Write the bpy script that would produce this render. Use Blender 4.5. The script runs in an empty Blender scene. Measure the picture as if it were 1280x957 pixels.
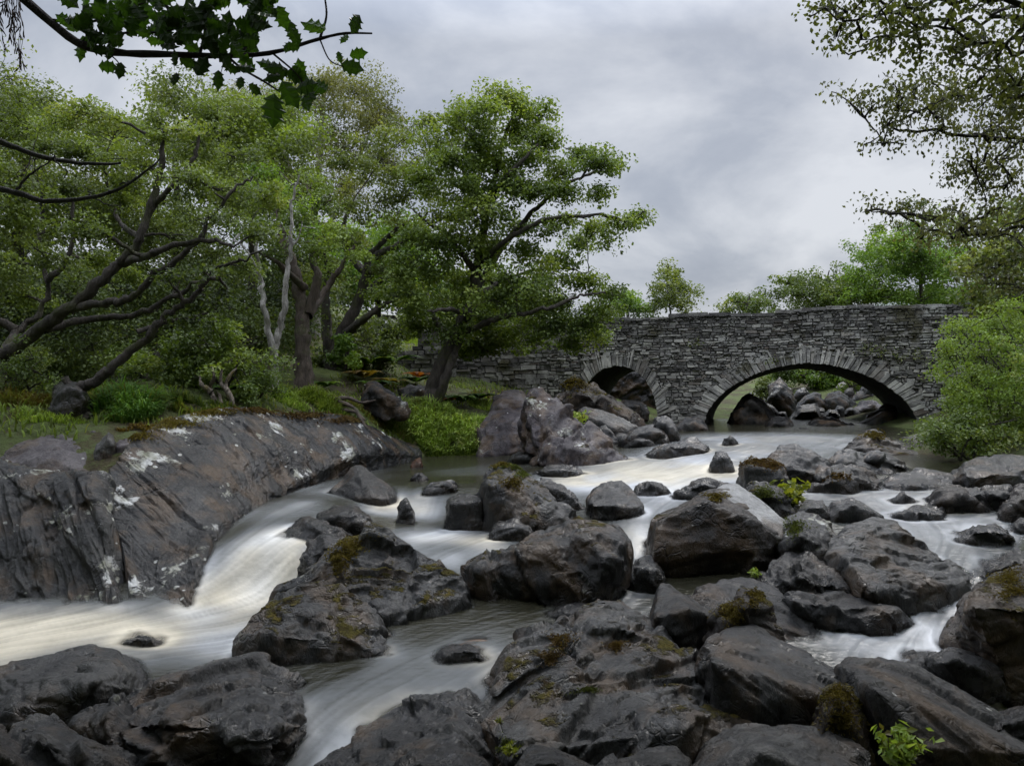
import bpy, bmesh, math, random
import numpy as np
from mathutils import Vector, Matrix
from mathutils.bvhtree import BVHTree
C = bpy.context.scene.collection
F, HZ, ZC = 960.0, 500.0, 2.2          # focal length in photo pixels, horizon row, eye height
rng = np.random.default_rng(7)
random.seed(7)

def P(px, py, D):
    return np.array([(px-640)/F*D, D, ZC-(py-HZ)/F*D])

# ---------------------------------------------------------------- noise
_T = rng.random(65536).astype(np.float32)
def _h(ix, iy, iz):
    n = (ix.astype(np.uint64)*np.uint64(0x9E3779B97F4A7C15)) ^ (iy.astype(np.uint64)*np.uint64(0xC2B2AE3D27D4EB4F)) ^ (iz.astype(np.uint64)*np.uint64(0x165667B19E3779F9))
    n = (n ^ (n >> np.uint64(31)))*np.uint64(0xBF58476D1CE4E5B9); n = (n ^ (n >> np.uint64(29)))*np.uint64(0x94D049BB133111EB)
    return _T[((n ^ (n >> np.uint64(32))) & np.uint64(65535)).astype(np.int64)]
def vnoise(p):
    i = np.floor(p).astype(np.int64); f = p-i; f = f*f*f*(f*(f*6-15)+10)
    x, y, z = i[:,0], i[:,1], i[:,2]; fx, fy, fz = f[:,0], f[:,1], f[:,2]
    def L(a, b, t): return a+(b-a)*t
    return L(L(L(_h(x,y,z),_h(x+1,y,z),fx), L(_h(x,y+1,z),_h(x+1,y+1,z),fx), fy),
             L(L(_h(x,y,z+1),_h(x+1,y,z+1),fx), L(_h(x,y+1,z+1),_h(x+1,y+1,z+1),fx), fy), fz)
def fbm(p, o=4, g=.5):
    s = 0; a = 1; t = 0
    for k in range(o):
        s = s+a*vnoise(p+17.3*k); t += a; a *= g; p = p*2.03
    return s/t
def vn2(x, y):
    ix = np.floor(x).astype(np.int64); iy = np.floor(y).astype(np.int64)
    fx = x-ix; fy = y-iy; fx = fx*fx*(3-2*fx); fy = fy*fy*(3-2*fy)
    a = _h(ix,iy,0*ix); b = _h(ix+1,iy,0*ix); c = _h(ix,iy+1,0*ix); d = _h(ix+1,iy+1,0*ix)
    return (a+(b-a)*fx)*(1-fy)+(c+(d-c)*fx)*fy
def sst(a, b, x):
    t = np.clip((x-a)/(b-a), 0, 1); return t*t*(3-2*t)

# ---------------------------------------------------------------- mesh helpers
def mk(name, v, f, mat, parent=None, smooth=True, attrs=None, loc=None):
    """v (N,3); f: (M,k) array or list of such arrays"""
    v = np.asarray(v, np.float32).reshape(-1, 3)
    if loc is not None: v = v-np.asarray(loc, np.float32)
    fs = f if isinstance(f, list) and isinstance(f[0], np.ndarray) and f[0].ndim == 2 else [f]
    fs = [np.asarray(a, np.int32) for a in fs if len(a)]
    me = bpy.data.meshes.new(name)
    loops = np.concatenate([a.ravel() for a in fs]); cnt = np.concatenate([np.full(len(a), a.shape[1], np.int32) for a in fs])
    me.vertices.add(len(v)); me.vertices.foreach_set('co', v.ravel())
    me.loops.add(len(loops)); me.loops.foreach_set('vertex_index', loops)
    st = np.concatenate([[0], np.cumsum(cnt)[:-1]]).astype(np.int32)
    me.polygons.add(len(cnt)); me.polygons.foreach_set('loop_start', st)
    me.polygons.foreach_set('loop_total', cnt)
    me.polygons.foreach_set('use_smooth', np.full(len(cnt), smooth))
    me.update(calc_edges=True)
    for k, (dom, val) in (attrs or {}).items():
        a = me.attributes.new(k, 'FLOAT', dom); a.data.foreach_set('value', np.asarray(val, np.float32))
    o = bpy.data.objects.new(name, me); C.objects.link(o)
    if mat: me.materials.append(mat)
    if loc is not None and parent is None: o.location = loc
    if parent is not None: o.parent = parent
    return o
def tag(o, label=None, cat=None, group=None, kind=None):
    if label: o['label'] = label
    if cat: o['category'] = cat
    if group: o['group'] = group
    if kind: o['kind'] = kind
    return o
def empty(name, loc, label, cat, group=None):
    o = bpy.data.objects.new(name, None); C.objects.link(o); o.location = loc; o.empty_display_size = .2
    return tag(o, label, cat, group)
def rbf(ctrl, smooth=1e-3):
    c = np.asarray(ctrl, float); X = c[:, :2]; n = len(c)
    K = np.linalg.norm(X[:,None]-X[None], axis=2)
    A = np.zeros((n+3, n+3)); A[:n,:n] = -K+np.eye(n)*-smooth*0+np.eye(n)*smooth; A[:n,n] = 1; A[:n,n+1:] = X; A[n,:n] = 1; A[n+1:,:n] = X.T
    w = np.linalg.solve(A, np.concatenate([c[:,2], [0,0,0]]))
    def fn(x, y):
        x = np.asarray(x, float); y = np.asarray(y, float); sh = x.shape; x = x.ravel(); y = y.ravel(); out = np.empty(len(x))
        for s in range(0, len(x), 40000):
            q = np.stack([x[s:s+40000], y[s:s+40000]], 1)
            d = np.sqrt(((q[:,None]-X[None])**2).sum(2))
            out[s:s+40000] = -d@w[:n]+w[n]+q@w[n+1:]
        return out.reshape(sh)
    return fn
def catmull(pts, n):
    pts = np.asarray(pts, float); m = len(pts); t = np.linspace(0, m-1-1e-9, n); i = t.astype(int); f = (t-i)[:,None]
    ex = np.vstack([2*pts[0]-pts[1], pts, 2*pts[-1]-pts[-2]])
    a, b, c, d = ex[i], ex[i+1], ex[i+2], ex[i+3]
    return .5*((2*b)+(c-a)*f+(2*a-5*b+4*c-d)*f*f+(-a+3*b-3*c+d)*f**3)

# ---------------------------------------------------------------- node helper
class NT:
    def __init__(s, mat):
        mat.use_nodes = True; s.t = mat.node_tree; s.t.nodes.clear()
    def n(s, ty, **kw):
        nd = s.t.nodes.new(ty)
        for k, v in kw.items():
            if k.startswith('_'): s.set(nd, k[1:], v)
            else: setattr(nd, k, v)
        return nd
    def set(s, nd, key, v):
        inp = nd.inputs[int(key) if key.isdigit() else key.replace('_', ' ')]
        if isinstance(v, bpy.types.NodeSocket): s.t.links.new(v, inp)
        else: inp.default_value = v
    def noise(s, vec, sc, det=4, ro=.55, dist=0.):
        nd = s.n('ShaderNodeTexNoise', _Scale=sc, _Detail=det, _Roughness=ro, _Distortion=dist)
        if vec: s.set(nd, 'Vector', vec)
        return nd.outputs[0]
    def vor(s, vec, sc, feat='F1', rnd=1.):
        nd = s.n('ShaderNodeTexVoronoi', feature=feat, _Scale=sc, _Randomness=rnd)
        if vec: s.set(nd, 'Vector', vec)
        return nd
    def ramp(s, fac, stops, interp='LINEAR'):
        nd = s.n('ShaderNodeValToRGB'); r = nd.color_ramp; r.interpolation = interp
        while len(r.elements) < len(stops): r.elements.new(.5)
        for e, (p, c) in zip(r.elements, stops):
            e.position = p; e.color = (c, c, c, 1) if isinstance(c, (int, float)) else (*c, 1)
        s.set(nd, '0', fac); return nd.outputs[0]
    def m(s, op, a, b=0., c=None, clamp=False):
        nd = s.n('ShaderNodeMath', operation=op, use_clamp=clamp); s.set(nd, '0', a); s.set(nd, '1', b)
        if c is not None: s.set(nd, '2', c)
        return nd.outputs[0]
    def mix(s, f, a, b, bt='MIX'):
        nd = s.n('ShaderNodeMix', data_type='RGBA', blend_type=bt); s.set(nd, '0', f)
        for k, v in ((6, a), (7, b)):
            if isinstance(v, tuple): v = (*v, 1)
            s.set(nd, str(k), v)
        return nd.outputs[2]
    def mr(s, v, a, b, c=0., d=1.):
        nd = s.n('ShaderNodeMapRange', _0=v, _1=a, _2=b, _3=c, _4=d); return nd.outputs[0]
    def coord(s, o='Object'): return s.n('ShaderNodeTexCoord').outputs[o]
    def mapn(s, vec, scale=(1,1,1), rot=(0,0,0)):
        nd = s.n('ShaderNodeMapping', _Scale=scale, _Rotation=rot); s.set(nd, 'Vector', vec); return nd.outputs[0]
    def attr(s, name): return s.n('ShaderNodeAttribute', attribute_name=name).outputs['Fac']
    def bump(s, h, dist, st=1., nrm=None):
        nd = s.n('ShaderNodeBump', _Strength=st, _Distance=dist, _Height=h)
        if nrm: s.set(nd, 'Normal', nrm)
        return nd.outputs[0]
    def out(s, sh): s.t.links.new(sh, s.n('ShaderNodeOutputMaterial').inputs[0])
    def pbr(s, **kw):
        return s.n('ShaderNodeBsdfPrincipled', **{'_'+k: v for k, v in kw.items()}).outputs[0]

_mc = {}
def rock_mat(tint='grey', lichen=.15, moss=0., wet=.6, grain=(1, 1, .4), rot=(.5, .4, .2)):
    key = (tint, lichen, moss, wet, grain, rot)
    if key in _mc: return _mc[key]
    mat = bpy.data.materials.new('slate_rock'); s = NT(mat)
    lo, mid, hi = {'grey': ((.005,.005,.0055), (.016,.016,.0165), (.064,.062,.058)),
              'light': ((.13,.13,.13), (.28,.28,.275), (.48,.48,.47)),
              'dark': ((.004,.004,.004), (.011,.0105,.010), (.040,.036,.032)),
              'pale': ((.008,.008,.0085), (.028,.028,.028), (.105,.102,.095)),
              'purple': ((.026,.022,.025), (.070,.060,.064), (.16,.145,.145)),
              'brown': ((.007,.0055,.004), (.019,.014,.011), (.068,.053,.040)),
              'orange': ((.10,.04,.02), (.30,.14,.07), (.55,.35,.22))}[tint]
    oi = s.n('ShaderNodeObjectInfo').outputs['Random']
    geo = s.n('ShaderNodeNewGeometry'); nz = s.n('ShaderNodeSeparateXYZ', _0=geo.outputs['Normal']).outputs[2]
    v = s.mapn(s.coord(), grain, rot)
    n1 = s.noise(v, 2.2, 8, .62, .4); n2 = s.noise(v, 11, 8, .7, .3); n3 = s.noise(v, 48, 6, .75)
    iso = s.coord(); nl = s.noise(iso, 1.3, 3, .5)
    k = s.m('ADD', s.m('MULTIPLY', n1, .45), s.m('ADD', s.m('MULTIPLY', n2, .35), s.m('MULTIPLY', n3, .2)))
    k = s.m('ADD', k, s.m('MULTIPLY', s.m('SUBTRACT', oi, .5), .11))
    k = s.m('ADD', k, s.m('MULTIPLY', s.m('SUBTRACT', s.noise(iso, 70, 5, .75), .5), .30)); col = s.ramp(k, [(.38, lo), (.50, mid), (.63, hi)])
    col = s.mix(s.mr(s.noise(iso, 2.3, 6, .6), .48, .62, 0, .65), col, s.mix(s.noise(iso, 20, 4, .7), (.028,.018,.011), (.15,.095,.050)))
    # hairline cracks
    ds = s.n('ShaderNodeVectorMath', operation='ADD', _0=v, _1=s.n('ShaderNodeTexNoise', _Scale=2.5, _Detail=3.).outputs[1]).outputs[0]
    ce = s.vor(ds, 2.3, 'DISTANCE_TO_EDGE').outputs[0]; crack = s.mr(ce, .0, .035, 0., 1.)
    ce2 = s.vor(ds, 7., 'DISTANCE_TO_EDGE').outputs[0]; crack2 = s.mr(ce2, .0, .06, 0., 1.)
    cg = s.mr(s.noise(iso, 1.9, 2), .50, .62, 0, 1)
    col = s.mix(s.m('MULTIPLY', s.m('SUBTRACT', 1., crack), s.m('MULTIPLY', cg, .6)), col, (.010,.009,.008))
    # lichen: crisp pale patches and dots on upper faces
    up = s.mr(nz, .0, .55, 0, 1)
    la = s.noise(iso, 1.7, 2, .5); lb = s.noise(iso, 14, 5, .7)
    big = s.mr(s.m('ADD', s.m('MULTIPLY', la, .8), s.m('MULTIPLY', lb, .30)), .78-.26*lichen, .81-.26*lichen, 0, 1)
    vd = s.vor(iso, 8., 'F1'); dots = s.m('LESS_THAN', s.m('ADD', vd.outputs[0], s.m('MULTIPLY', lb, .25)), s.m('MULTIPLY', s.n('ShaderNodeSeparateColor', _0=vd.outputs[1]).outputs[0], .27+.2*lichen))
    dots = s.m('MULTIPLY', dots, s.m('GREATER_THAN', la, .53-.08*lichen))
    lm = s.m('MULTIPLY', s.m('MAXIMUM', big, dots), s.m('MULTIPLY', up, min(1., .25+lichen*2.2)), clamp=True)
    lcol = s.ramp(s.noise(iso, 6, 4), [(.35, (.20,.20,.15)), (.5, (.32,.32,.28)), (.62, (.50,.50,.49))])
    col = s.mix(lm, col, lcol)
    # moss
    mm = 0.
    rough = s.mr(n2, .35, .65, .55-.38*wet, .75-.32*wet)
    rough = s.m('ADD', rough, s.m('MULTIPLY', lm, .25))
    h = s.m('ADD', s.m('MULTIPLY', n1, .42), s.m('ADD', s.m('MULTIPLY', n2, .34), s.m('MULTIPLY', n3, .10)))
    h = s.m('ADD', h, s.m('MULTIPLY', s.m('MULTIPLY', crack, cg), .10)); h = s.m('ADD', h, s.m('MULTIPLY', s.m('MULTIPLY', crack2, .07), cg))
    if moss > 0:
        mn = s.noise(iso, 2.6, 6, .65)
        mm = s.mr(s.m('ADD', mn, s.m('MULTIPLY', nz, .22)), .80-.3*moss, .86-.3*moss, 0, 1)
        mc = s.ramp(s.noise(iso, 9, 4), [(.36, (.035,.022,.008)), (.5, (.075,.065,.012)), (.64, (.13,.10,.02))])
        col = s.mix(mm, col, mc); rough = s.m('MAXIMUM', rough, mm)
        h = s.m('ADD', h, s.m('MULTIPLY', mm, s.m('ADD', .3, s.m('MULTIPLY', s.noise(iso, 60, 3, .7), .6))))
    oz = s.n('ShaderNodeSeparateXYZ', _0=iso).outputs[2]; band = s.mr(s.m('ADD', oz, s.m('MULTIPLY', s.noise(iso, 4, 3), .25)), .52, .68, 1, 0)
    col = s.mix(s.m('MULTIPLY', band, .62 if wet > .45 else 0.), col, (.006,.006,.006)); rough = s.m('SUBTRACT', rough, s.m('MULTIPLY', band, .12))
    nrm = s.bump(h, .11, 1.)
    s.out(s.pbr(Base_Color=col, Roughness=rough, Normal=nrm, Specular_IOR_Level=.22, Coat_Weight=s.m('MULTIPLY', s.mr(nl, .4, .6, wet*.45, wet*.95), s.m('SUBTRACT', 1., s.m('MAXIMUM', lm, mm))), Coat_Roughness=s.mr(n2, .4, .6, .07, .20), Coat_IOR=1.4, Coat_Normal=nrm))
    _mc[key] = mat; return mat

def leaf_mat(cols, trans=.35, rough=.5, spec=.35):
    key = ('leaf', cols, trans, rough)
    if key in _mc: return _mc[key]
    mat = bpy.data.materials.new('leaf'); s = NT(mat)
    f = s.attr('v'); n = s.noise(s.coord(), .8, 2)
    f = s.m('ADD', s.m('MULTIPLY', f, .7), s.m('MULTIPLY', s.mr(n, .35, .65), .3))
    c = s.ramp(f, list(zip((.08, .38, .68, .97), cols)))
    a = s.pbr(Base_Color=c, Roughness=rough, Specular_IOR_Level=spec)
    b = s.n('ShaderNodeBsdfTranslucent', _Color=s.mix(1., c, (1.5, 1.5, .55), 'MULTIPLY')).outputs[0]
    s.out(s.n('ShaderNodeMixShader', _0=trans, _1=a, _2=b).outputs[0]); _mc[key] = mat; return mat
def bark_mat(lo, hi, patch=None):
    key = ('bark', lo, hi, patch)
    if key in _mc: return _mc[key]
    mat = bpy.data.materials.new('bark'); s = NT(mat); v = s.mapn(s.coord(), (1, 1, .3))
    n = s.noise(v, 9, 8, .7); g = s.noise(s.coord(), 2.2, 5, .6)
    c = s.ramp(n, [(.35, lo), (.65, hi)])
    c = s.mix(s.mr(g, .52, .62, 0, .75), c, patch or (.045,.050,.012))
    s.out(s.pbr(Base_Color=c, Roughness=.85, Normal=s.bump(n, .09, 1.))); _mc[key] = mat; return mat
# ================================================================ water level and ground
def wp(px, py, z):
    D = (ZC-z)*F/(py-HZ); return ((px-640)/F*D, D, z)
WC = [wp(*a) for a in [
 (900,545,1.42),(1050,548,1.42),(980,540,1.48),(1100,545,1.46),(850,552,1.36),(800,562,1.24),(900,570,1.22),(950,580,1.14),(860,590,1.04),(780,585,1.05),(1000,580,1.14),(1060,585,1.12),
 (780,604,.90),(720,600,.92),(850,625,.82),(680,592,.94),
 (560,575,.96),(470,583,.96),(640,585,.95),(380,600,.93),(520,600,.945),(480,606,.94),(600,608,.94),(540,610,.935),
 (490,641,.61),(550,643,.61),(600,646,.60),(550,660,.59),(560,690,.56),(500,675,.58),(640,690,.55),
 (400,625,.86),(330,635,.84),(360,655,.80),(300,665,.71),(350,686,.67),(310,692,.62),(270,702,.54),(335,736,.30),(300,742,.29),(250,742,.32),(340,745,.27),(290,745,.28),
 (200,785,.2),(0,795,.2),(0,835,.17),(100,800,.19),(280,790,.2),(220,820,.16),
 (540,760,.30),(600,800,.25),(700,755,.33),(480,810,.22),(420,850,.17),(620,845,.2),(500,880,.12),(400,915,.02),(350,957,-.12),(560,860,.15),
 (800,650,.70),(800,675,.55),(790,700,.42),(785,735,.35),(770,765,.32),(850,735,.33),
 (1000,610,.95),(1150,605,.98),(1220,610,.98),(1050,625,.84),(1130,640,.76),(1230,645,.76),(1180,670,.66),(1120,670,.66),(1200,700,.56),(1160,715,.50),(1200,728,.44),
 (1190,765,.22),(1120,790,.17),(1040,810,.15),(1200,810,.12),(1240,850,-.02),(1265,900,-.18),(1080,830,.12),
 (850,957,-.15),(1100,957,-.2),(650,957,-.15),(100,957,-.1),(0,957,-.1)]]
WC += [(7.8,24,1.62),(6,24,1.62),(9,27,1.8),(3.,22.5,1.5),(3.5,26,1.7),(8,32,2.1),(8,40,2.7),(-6,6.5,.15),(-8,4,-.2),(0,2,-.4),(5,2.5,-.5),(-4,2,-.4),(9,9,.7),(9,15,1.2),(12,20,1.6),(-3,20,1.2),(-8,14,1.)]
W = rbf(WC)
def onW(px, py):
    D = 8.
    for _ in range(60):
        z = float(W((px-640)/F*D, D)); D = .6*D+.4*min(max((ZC-z)*F/max(py-HZ, 8.), 3.), 30.)
    return D
def Q(px, D, z): return ((px-640)/F*D, D, z)
TC = [(x, y, z-.38) for x, y, z in WC if y < 19]
TC += [Q(*a) for a in [
 (530,16.3,.9),(560,16.6,.9),(540,17.1,1.5),(590,16.9,1.5),(500,17,1.7),(540,18,2.1),(600,18,1.9),(640,18.5,1.7),(540,20,2.45),(600,20,2.3),(660,20.5,2.0),(700,20.5,1.9),(740,20.6,1.55),(800,20.6,1.3),
 (470,16.,1.7),(440,15.5,2.15),(385,15.5,2.35),(340,14.5,2.38),(300,13,2.2),(200,11.6,2.2),(160,11,2.),(100,10.8,1.95),(60,10.6,1.9),(0,10,1.75),(0,9.3,1.2),(100,9.3,1.2),(140,9.6,1.5),
 (-100,10,1.9),(0,13,2.25),(150,14,2.5),(0,20,3.3),(200,20,3.5),(340,20,3.3),(420,20,3.),(450,22,3.5),(500,22,3.2),(500,30,5.0),(460,30,5.2),(540,28,4.2),(400,40,7.4),(0,40,7.5),(-300,40,9),(-300,15,3.4),(560,24.5,3.7),(620,25.5,3.7),(680,26.5,3.6),
 (530,22.6,2.8),(-200,8,.5),(-300,6,1.3),(-400,5,1.4),
 (60,9.4,1.25),(-60,9.3,1.2),(60,10.4,1.95),(0,10.4,1.95),(-80,10.4,1.95),(250,10.7,1.6),(200,9.4,1.3),(300,11.7,1.7),(20,8.9,1.1),(360,12.5,1.5),(420,13.8,1.5),(470,15,1.4),(280,8.8,.3),(225,7.5,0.),(100,8,.2),(0,8,.1),(-60,7.6,0.),(0,7.4,-.15),
 (1280,13,1.45),(1230,13.5,1.4),(1200,14.5,1.5),(1180,16,1.6),(1150,18,1.4),(1280,16,2.0),(1350,15,2.3),(1280,19.,2.8),(1230,18.4,2.2),(1400,12,1.7),(1450,18,4.3),(1500,9,1.5),(1450,7,1.1),(1400,9,1.2),(1500,6,1.),(1700,8,2.5),
 (800,26,1.5),(820,30,2.0),(780,34,2.8),(1020,26,1.5),(960,27,1.7),(1080,26,1.7),(900,28,1.9),(1020,32,2.3),(900,34,2.5),(1020,40,3.9),(1120,34,3.4),(1150,27,2.8),(1020,48,5.4),(960,60,7),(1100,60,7.5),(1250,26,4.4),(1300,40,7),(740,30,3.0),
 (640,90,11),(0,90,17),(1280,90,14),(640,55,6.8)]]
TC += [(0,200,20),(-150,200,32),(150,200,26),(0,450,28),(-450,300,40),(450,300,40),(-300,60,18),(60,20,10),(-60,10,8),(-20,0,6),(20,0,5),(0,-3,.5),(-5,-4,1.5),(5,-4,1.5),(0,-8,6),(-9,-8,7),(9,-8,7),(0,-16,17),(-16,-14,16),(16,-14,16),(0,-30,26),(-7,0,1.5),(9,0,1.8),(8,2,1.2),(-6,3,1.0),(400,-100,35),(-400,-100,35),(0,-300,50)]  # also an unseen steep bank behind the camera, added to darken rock fronts
T = rbf(TC)

def grid_faces(nr, nc):
    i = np.arange(nr-1)[:,None]*nc+np.arange(nc-1)[None]
    return np.stack([i, i+1, i+nc+1, i+nc], -1).reshape(-1, 4)

def ground_mat():
    mat = bpy.data.materials.new('forest_floor'); s = NT(mat); v = s.coord()
    a = s.noise(v, .7, 6, .6); b = s.noise(v, 7, 6, .7); c = s.noise(v, 40, 4, .7)
    col = s.ramp(s.m('ADD', s.m('MULTIPLY', a, .6), s.m('MULTIPLY', b, .4)), [(.38, (.045,.030,.018)), (.45, (.075,.065,.022)), (.52, (.09,.12,.03)), (.66, (.15,.19,.045))])
    col = s.mix(s.mr(c, .5, .7, 0, .5), col, (.03,.022,.013))
    s.out(s.pbr(Base_Color=col, Roughness=.95, Normal=s.bump(s.m('ADD', b, s.m('MULTIPLY', c, .4)), .12, 1.)))
    return mat
# ground: fine near, coarse to the horizon
xs = np.concatenate([-np.geomspace(500, 14, 26)[:-1], np.linspace(-14, 20, 200), np.geomspace(20, 500, 26)[1:]])
ys = np.concatenate([-np.geomspace(300, 2, 14)[:-1], np.linspace(-2, 30, 190), np.geomspace(30, 520, 50)[1:]])
gx, gy = np.meshgrid(xs, ys); gz = T(gx, gy)
pp = np.stack([gx.ravel(), gy.ravel(), 0*gx.ravel()], 1)
near = 1/(1+np.hypot(gx, gy)/60)
gz = gz+((fbm(pp*.9, 4)-.5)*.28+(fbm(pp*4, 3)-.5)*.07).reshape(gx.shape)*near
o = mk('ground', np.stack([gx, gy, gz], -1), grid_faces(len(ys), len(xs)), ground_mat()); tag(o, kind='structure')
from functools import lru_cache
GT = BVHTree.FromPolygons([tuple(a) for a in np.stack([gx, gy, gz], -1).reshape(-1, 3)], [tuple(a) for a in grid_faces(len(ys), len(xs))])
def gh(x, y):
    h = GT.ray_cast(Vector((x, y, 200)), Vector((0, 0, -1)))
    return h[0].z if h[0] is not None else 0.
# distant hills, distance haze put into their pale colour
def hill(name, cx, w, cy, top, col):
    u = np.linspace(-1, 1, 90); v = np.linspace(0, 1, 20); U, V = np.meshgrid(u, v)
    n = fbm(np.stack([U.ravel()*4+cx, V.ravel()*3, 0*U.ravel()+cy*.1], 1), 5).reshape(U.shape)
    z = top*np.sin(np.pi*np.clip(V*.75, 0, 1))*(1-U**2)**.8*(.75+.5*n)+18
    mat = bpy.data.materials.new('hazy_hill'); s = NT(mat); k = s.noise(s.coord(), .03, 6, .65)
    s.out(s.pbr(Base_Color=s.ramp(k, [(.35, tuple(c*.75 for c in col)), (.65, tuple(c*1.3 for c in col))]), Roughness=1.))
    tag(mk(name, np.stack([cx+U*w, cy+V*260, z], -1), grid_faces(20, 90), mat), kind='structure')
hill('hill', 360, 190, 430, 66, (.13,.15,.14))
hill('hill', 60, 120, 480, 26, (.15,.17,.17))

# ================================================================ rocks
ALLROCK = []         # world-space meshes for the water's edge search
def shard(p):
    """tilted flat facets meeting in sharp steps, like split slate"""
    i0 = np.floor(p-.5).astype(np.int64); num = 0; den = 0
    for a in (0, 1):
        for b_ in (0, 1):
            for c in (0, 1):
                ix, iy, iz = i0[:,0]+a, i0[:,1]+b_, i0[:,2]+c
                h1, h2, h3 = _h(ix, iy, iz), _h(ix+71, iy+13, iz), _h(ix, iy+37, iz+91)
                dx = p[:,0]-ix-.2-.6*h1; dy = p[:,1]-iy-.2-.6*h2; dz = p[:,2]-iz-.2-.6*h3; r_ = dx*dx+dy*dy+dz*dz
                w_ = np.exp(-70*r_); g1, g2, g3 = _h(ix+5, iy, iz+3), _h(ix, iy+9, iz+5), _h(ix+3, iy+3, iz)
                num = num+w_*((g1-.5)*.55+(g2-.5)*.9*dx+(g3-.5)*.9*dy+(h1-.5)*.6*dz); den = den+w_
    return num/(den+1e-20)
def displace(v, nr, S, amp, seed, R, step=1., fine=1., groove=0.):
    q = (v@R.T)+seed*11.7; an = q*np.array([.45, 1.15, 1.7])
    S = min(S, 2.2)
    d = (fbm(q*1.5/S, 3)-.5)*.11*S
    wq = an+(np.stack([fbm(q*1.3+9, 2), fbm(q*1.3+31, 2), fbm(q*1.3+57, 2)], 1)-.5)*.5
    d += shard(wq*1.9/S**.7)*.15*S**.8*step
    d += shard(wq*5.5/S**.5+7.7)*.070*S**.6*step
    d += shard(wq*16+3.3)*.014*fine
    r2 = 1-np.abs(2*fbm(an*2.2+3, 3, .5)-1); d -= np.clip(r2-.94, 0, 1)*.45*step*min(1, S)
    d += (fbm(an*16, 4, .6)-.5)*.016*fine
    if groove:
        g = 1-np.abs(2*fbm(q*np.array([.35, 5.5, 2.5]), 4, .6)-1); d -= np.clip(g-.82, 0, 1)*.22*groove
        g = 1-np.abs(2*fbm(q*np.array([.12, 1.1, .6])+9, 2, .5)-1); d -= np.clip(g-.93, 0, 1)*1.3*groove
    return v+nr*(d*amp)[:,None]
def hullpts(outline, Df, dep, ridge=(), back=.55, drop=.35, brow=True):
    o = np.array(outline, float); ym, y0 = o[:,1].max(), o[:,1].min(); h = max(ym-y0, 1)
    pts = []; xc = (o[:,0].min()+o[:,0].max())/2; ridge = list(ridge)
    if not ridge and brow:       # a steep, slightly undercut front up to a brow, then the top face running back
        for x, y in o:
            t = (ym-y)/h
            if t > .42: ridge.append((xc+(x-xc)*.86+h*.04, y+h*(.10+.20*t), .04+.05*t))
    for x, y in o:
        t = (ym-y)/h; D = Df+dep*(.16+.84*t**1.2); p = P(x, y, D); pts.append(p)
        b = p+np.array([p[0]*.0, dep*back, -(.25+.45*t)*h/F*D]); pts.append(b)
        if t < .45: pts.append(p+np.array([0, -.04, -drop*min(1, dep)]))
    for x, y, f in ridge: pts.append(P(x, y, Df+dep*f))
    return pts
def rock(name, label, hulls, tint='grey', lichen=.1, moss=0., wet=.6, amp=1., grain=None, group=None, vox=None, cat='rock', step=1., fine=1., seed=None):
    """hulls: list of (outline, Df or None, dep or None, ridge)"""
    seed = seed if seed is not None else len(ALLROCK)+1
    bm = bmesh.new(); S = 0; Dm = 99
    for hl in hulls:
        ol, Df, dep, ridge = (list(hl)+[None]*4)[:4]; o = np.array(ol, float)
        if Df is None: Df = onW((o[:,0].min()+o[:,0].max())/2, o[:,1].max())
        w = (o[:,0].max()-o[:,0].min())/F*Df
        if dep is None: dep = .55*w
        S = max(S, w); Dm = min(Dm, Df)
        b2 = bmesh.new()
        for p in hullpts(ol, Df, dep, ridge or ()): b2.verts.new(p)
        r = bmesh.ops.convex_hull(b2, input=b2.verts[:])
        bmesh.ops.delete(b2, geom=list({g for g in r['geom_interior']+r['geom_unused'] if isinstance(g, bmesh.types.BMVert)}), context='VERTS')
        me = bpy.data.meshes.new('t'); b2.to_mesh(me); bm.from_mesh(me); b2.free()
    me = bpy.data.meshes.new('t'); bm.to_mesh(me); bm.free(); o = bpy.data.objects.new('t', me); C.objects.link(o)
    md = o.modifiers.new('r', 'REMESH'); md.mode = 'VOXEL'; md.voxel_size = vox or min(max(.0032*Dm, .013), .06)
    ms = o.modifiers.new('s', 'SMOOTH'); ms.iterations = 1; ms.factor = .5
    ev = o.evaluated_get(bpy.context.evaluated_depsgraph_get()).to_mesh()
    n = len(ev.vertices); v = np.empty(n*3, np.float32); nr = np.empty(n*3, np.float32); ev.vertices.foreach_get('co', v); ev.vertices.foreach_get('normal', nr)
    nf = len(ev.polygons); f = np.empty(nf*4, np.int32); ev.loops.foreach_get('vertex_index', f)
    v = v.reshape(-1, 3).astype(float); nr = nr.reshape(-1, 3); f = f.reshape(-1, 4)
    o.evaluated_get(bpy.context.evaluated_depsgraph_get()).to_mesh_clear(); bpy.data.objects.remove(o)
    rs = random.Random(seed)
    g = grain or (rs.uniform(-.4, .4), rs.uniform(-.5, .2), rs.uniform(-.4, .4))
    R = np.array(Matrix.Rotation(g[0]*2, 3, 'X')@Matrix.Rotation(g[1]*2, 3, 'Y')@Matrix.Rotation(g[2]*2, 3, 'Z'))
    v = displace(v, nr, S, amp, seed, R, step, fine)
    ALLROCK.append((v, f))
    c = v.mean(0); base = np.array([c[0], c[1], v[:,2].min()])
    ob = mk(name, v, f, rock_mat(tint, lichen, moss, wet, (1, 1, .45), (round(g[0]*2+.4, 1), round(g[1]*2, 1), 0.)), loc=base)
    tag(ob, label, cat, group); return ob

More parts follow.
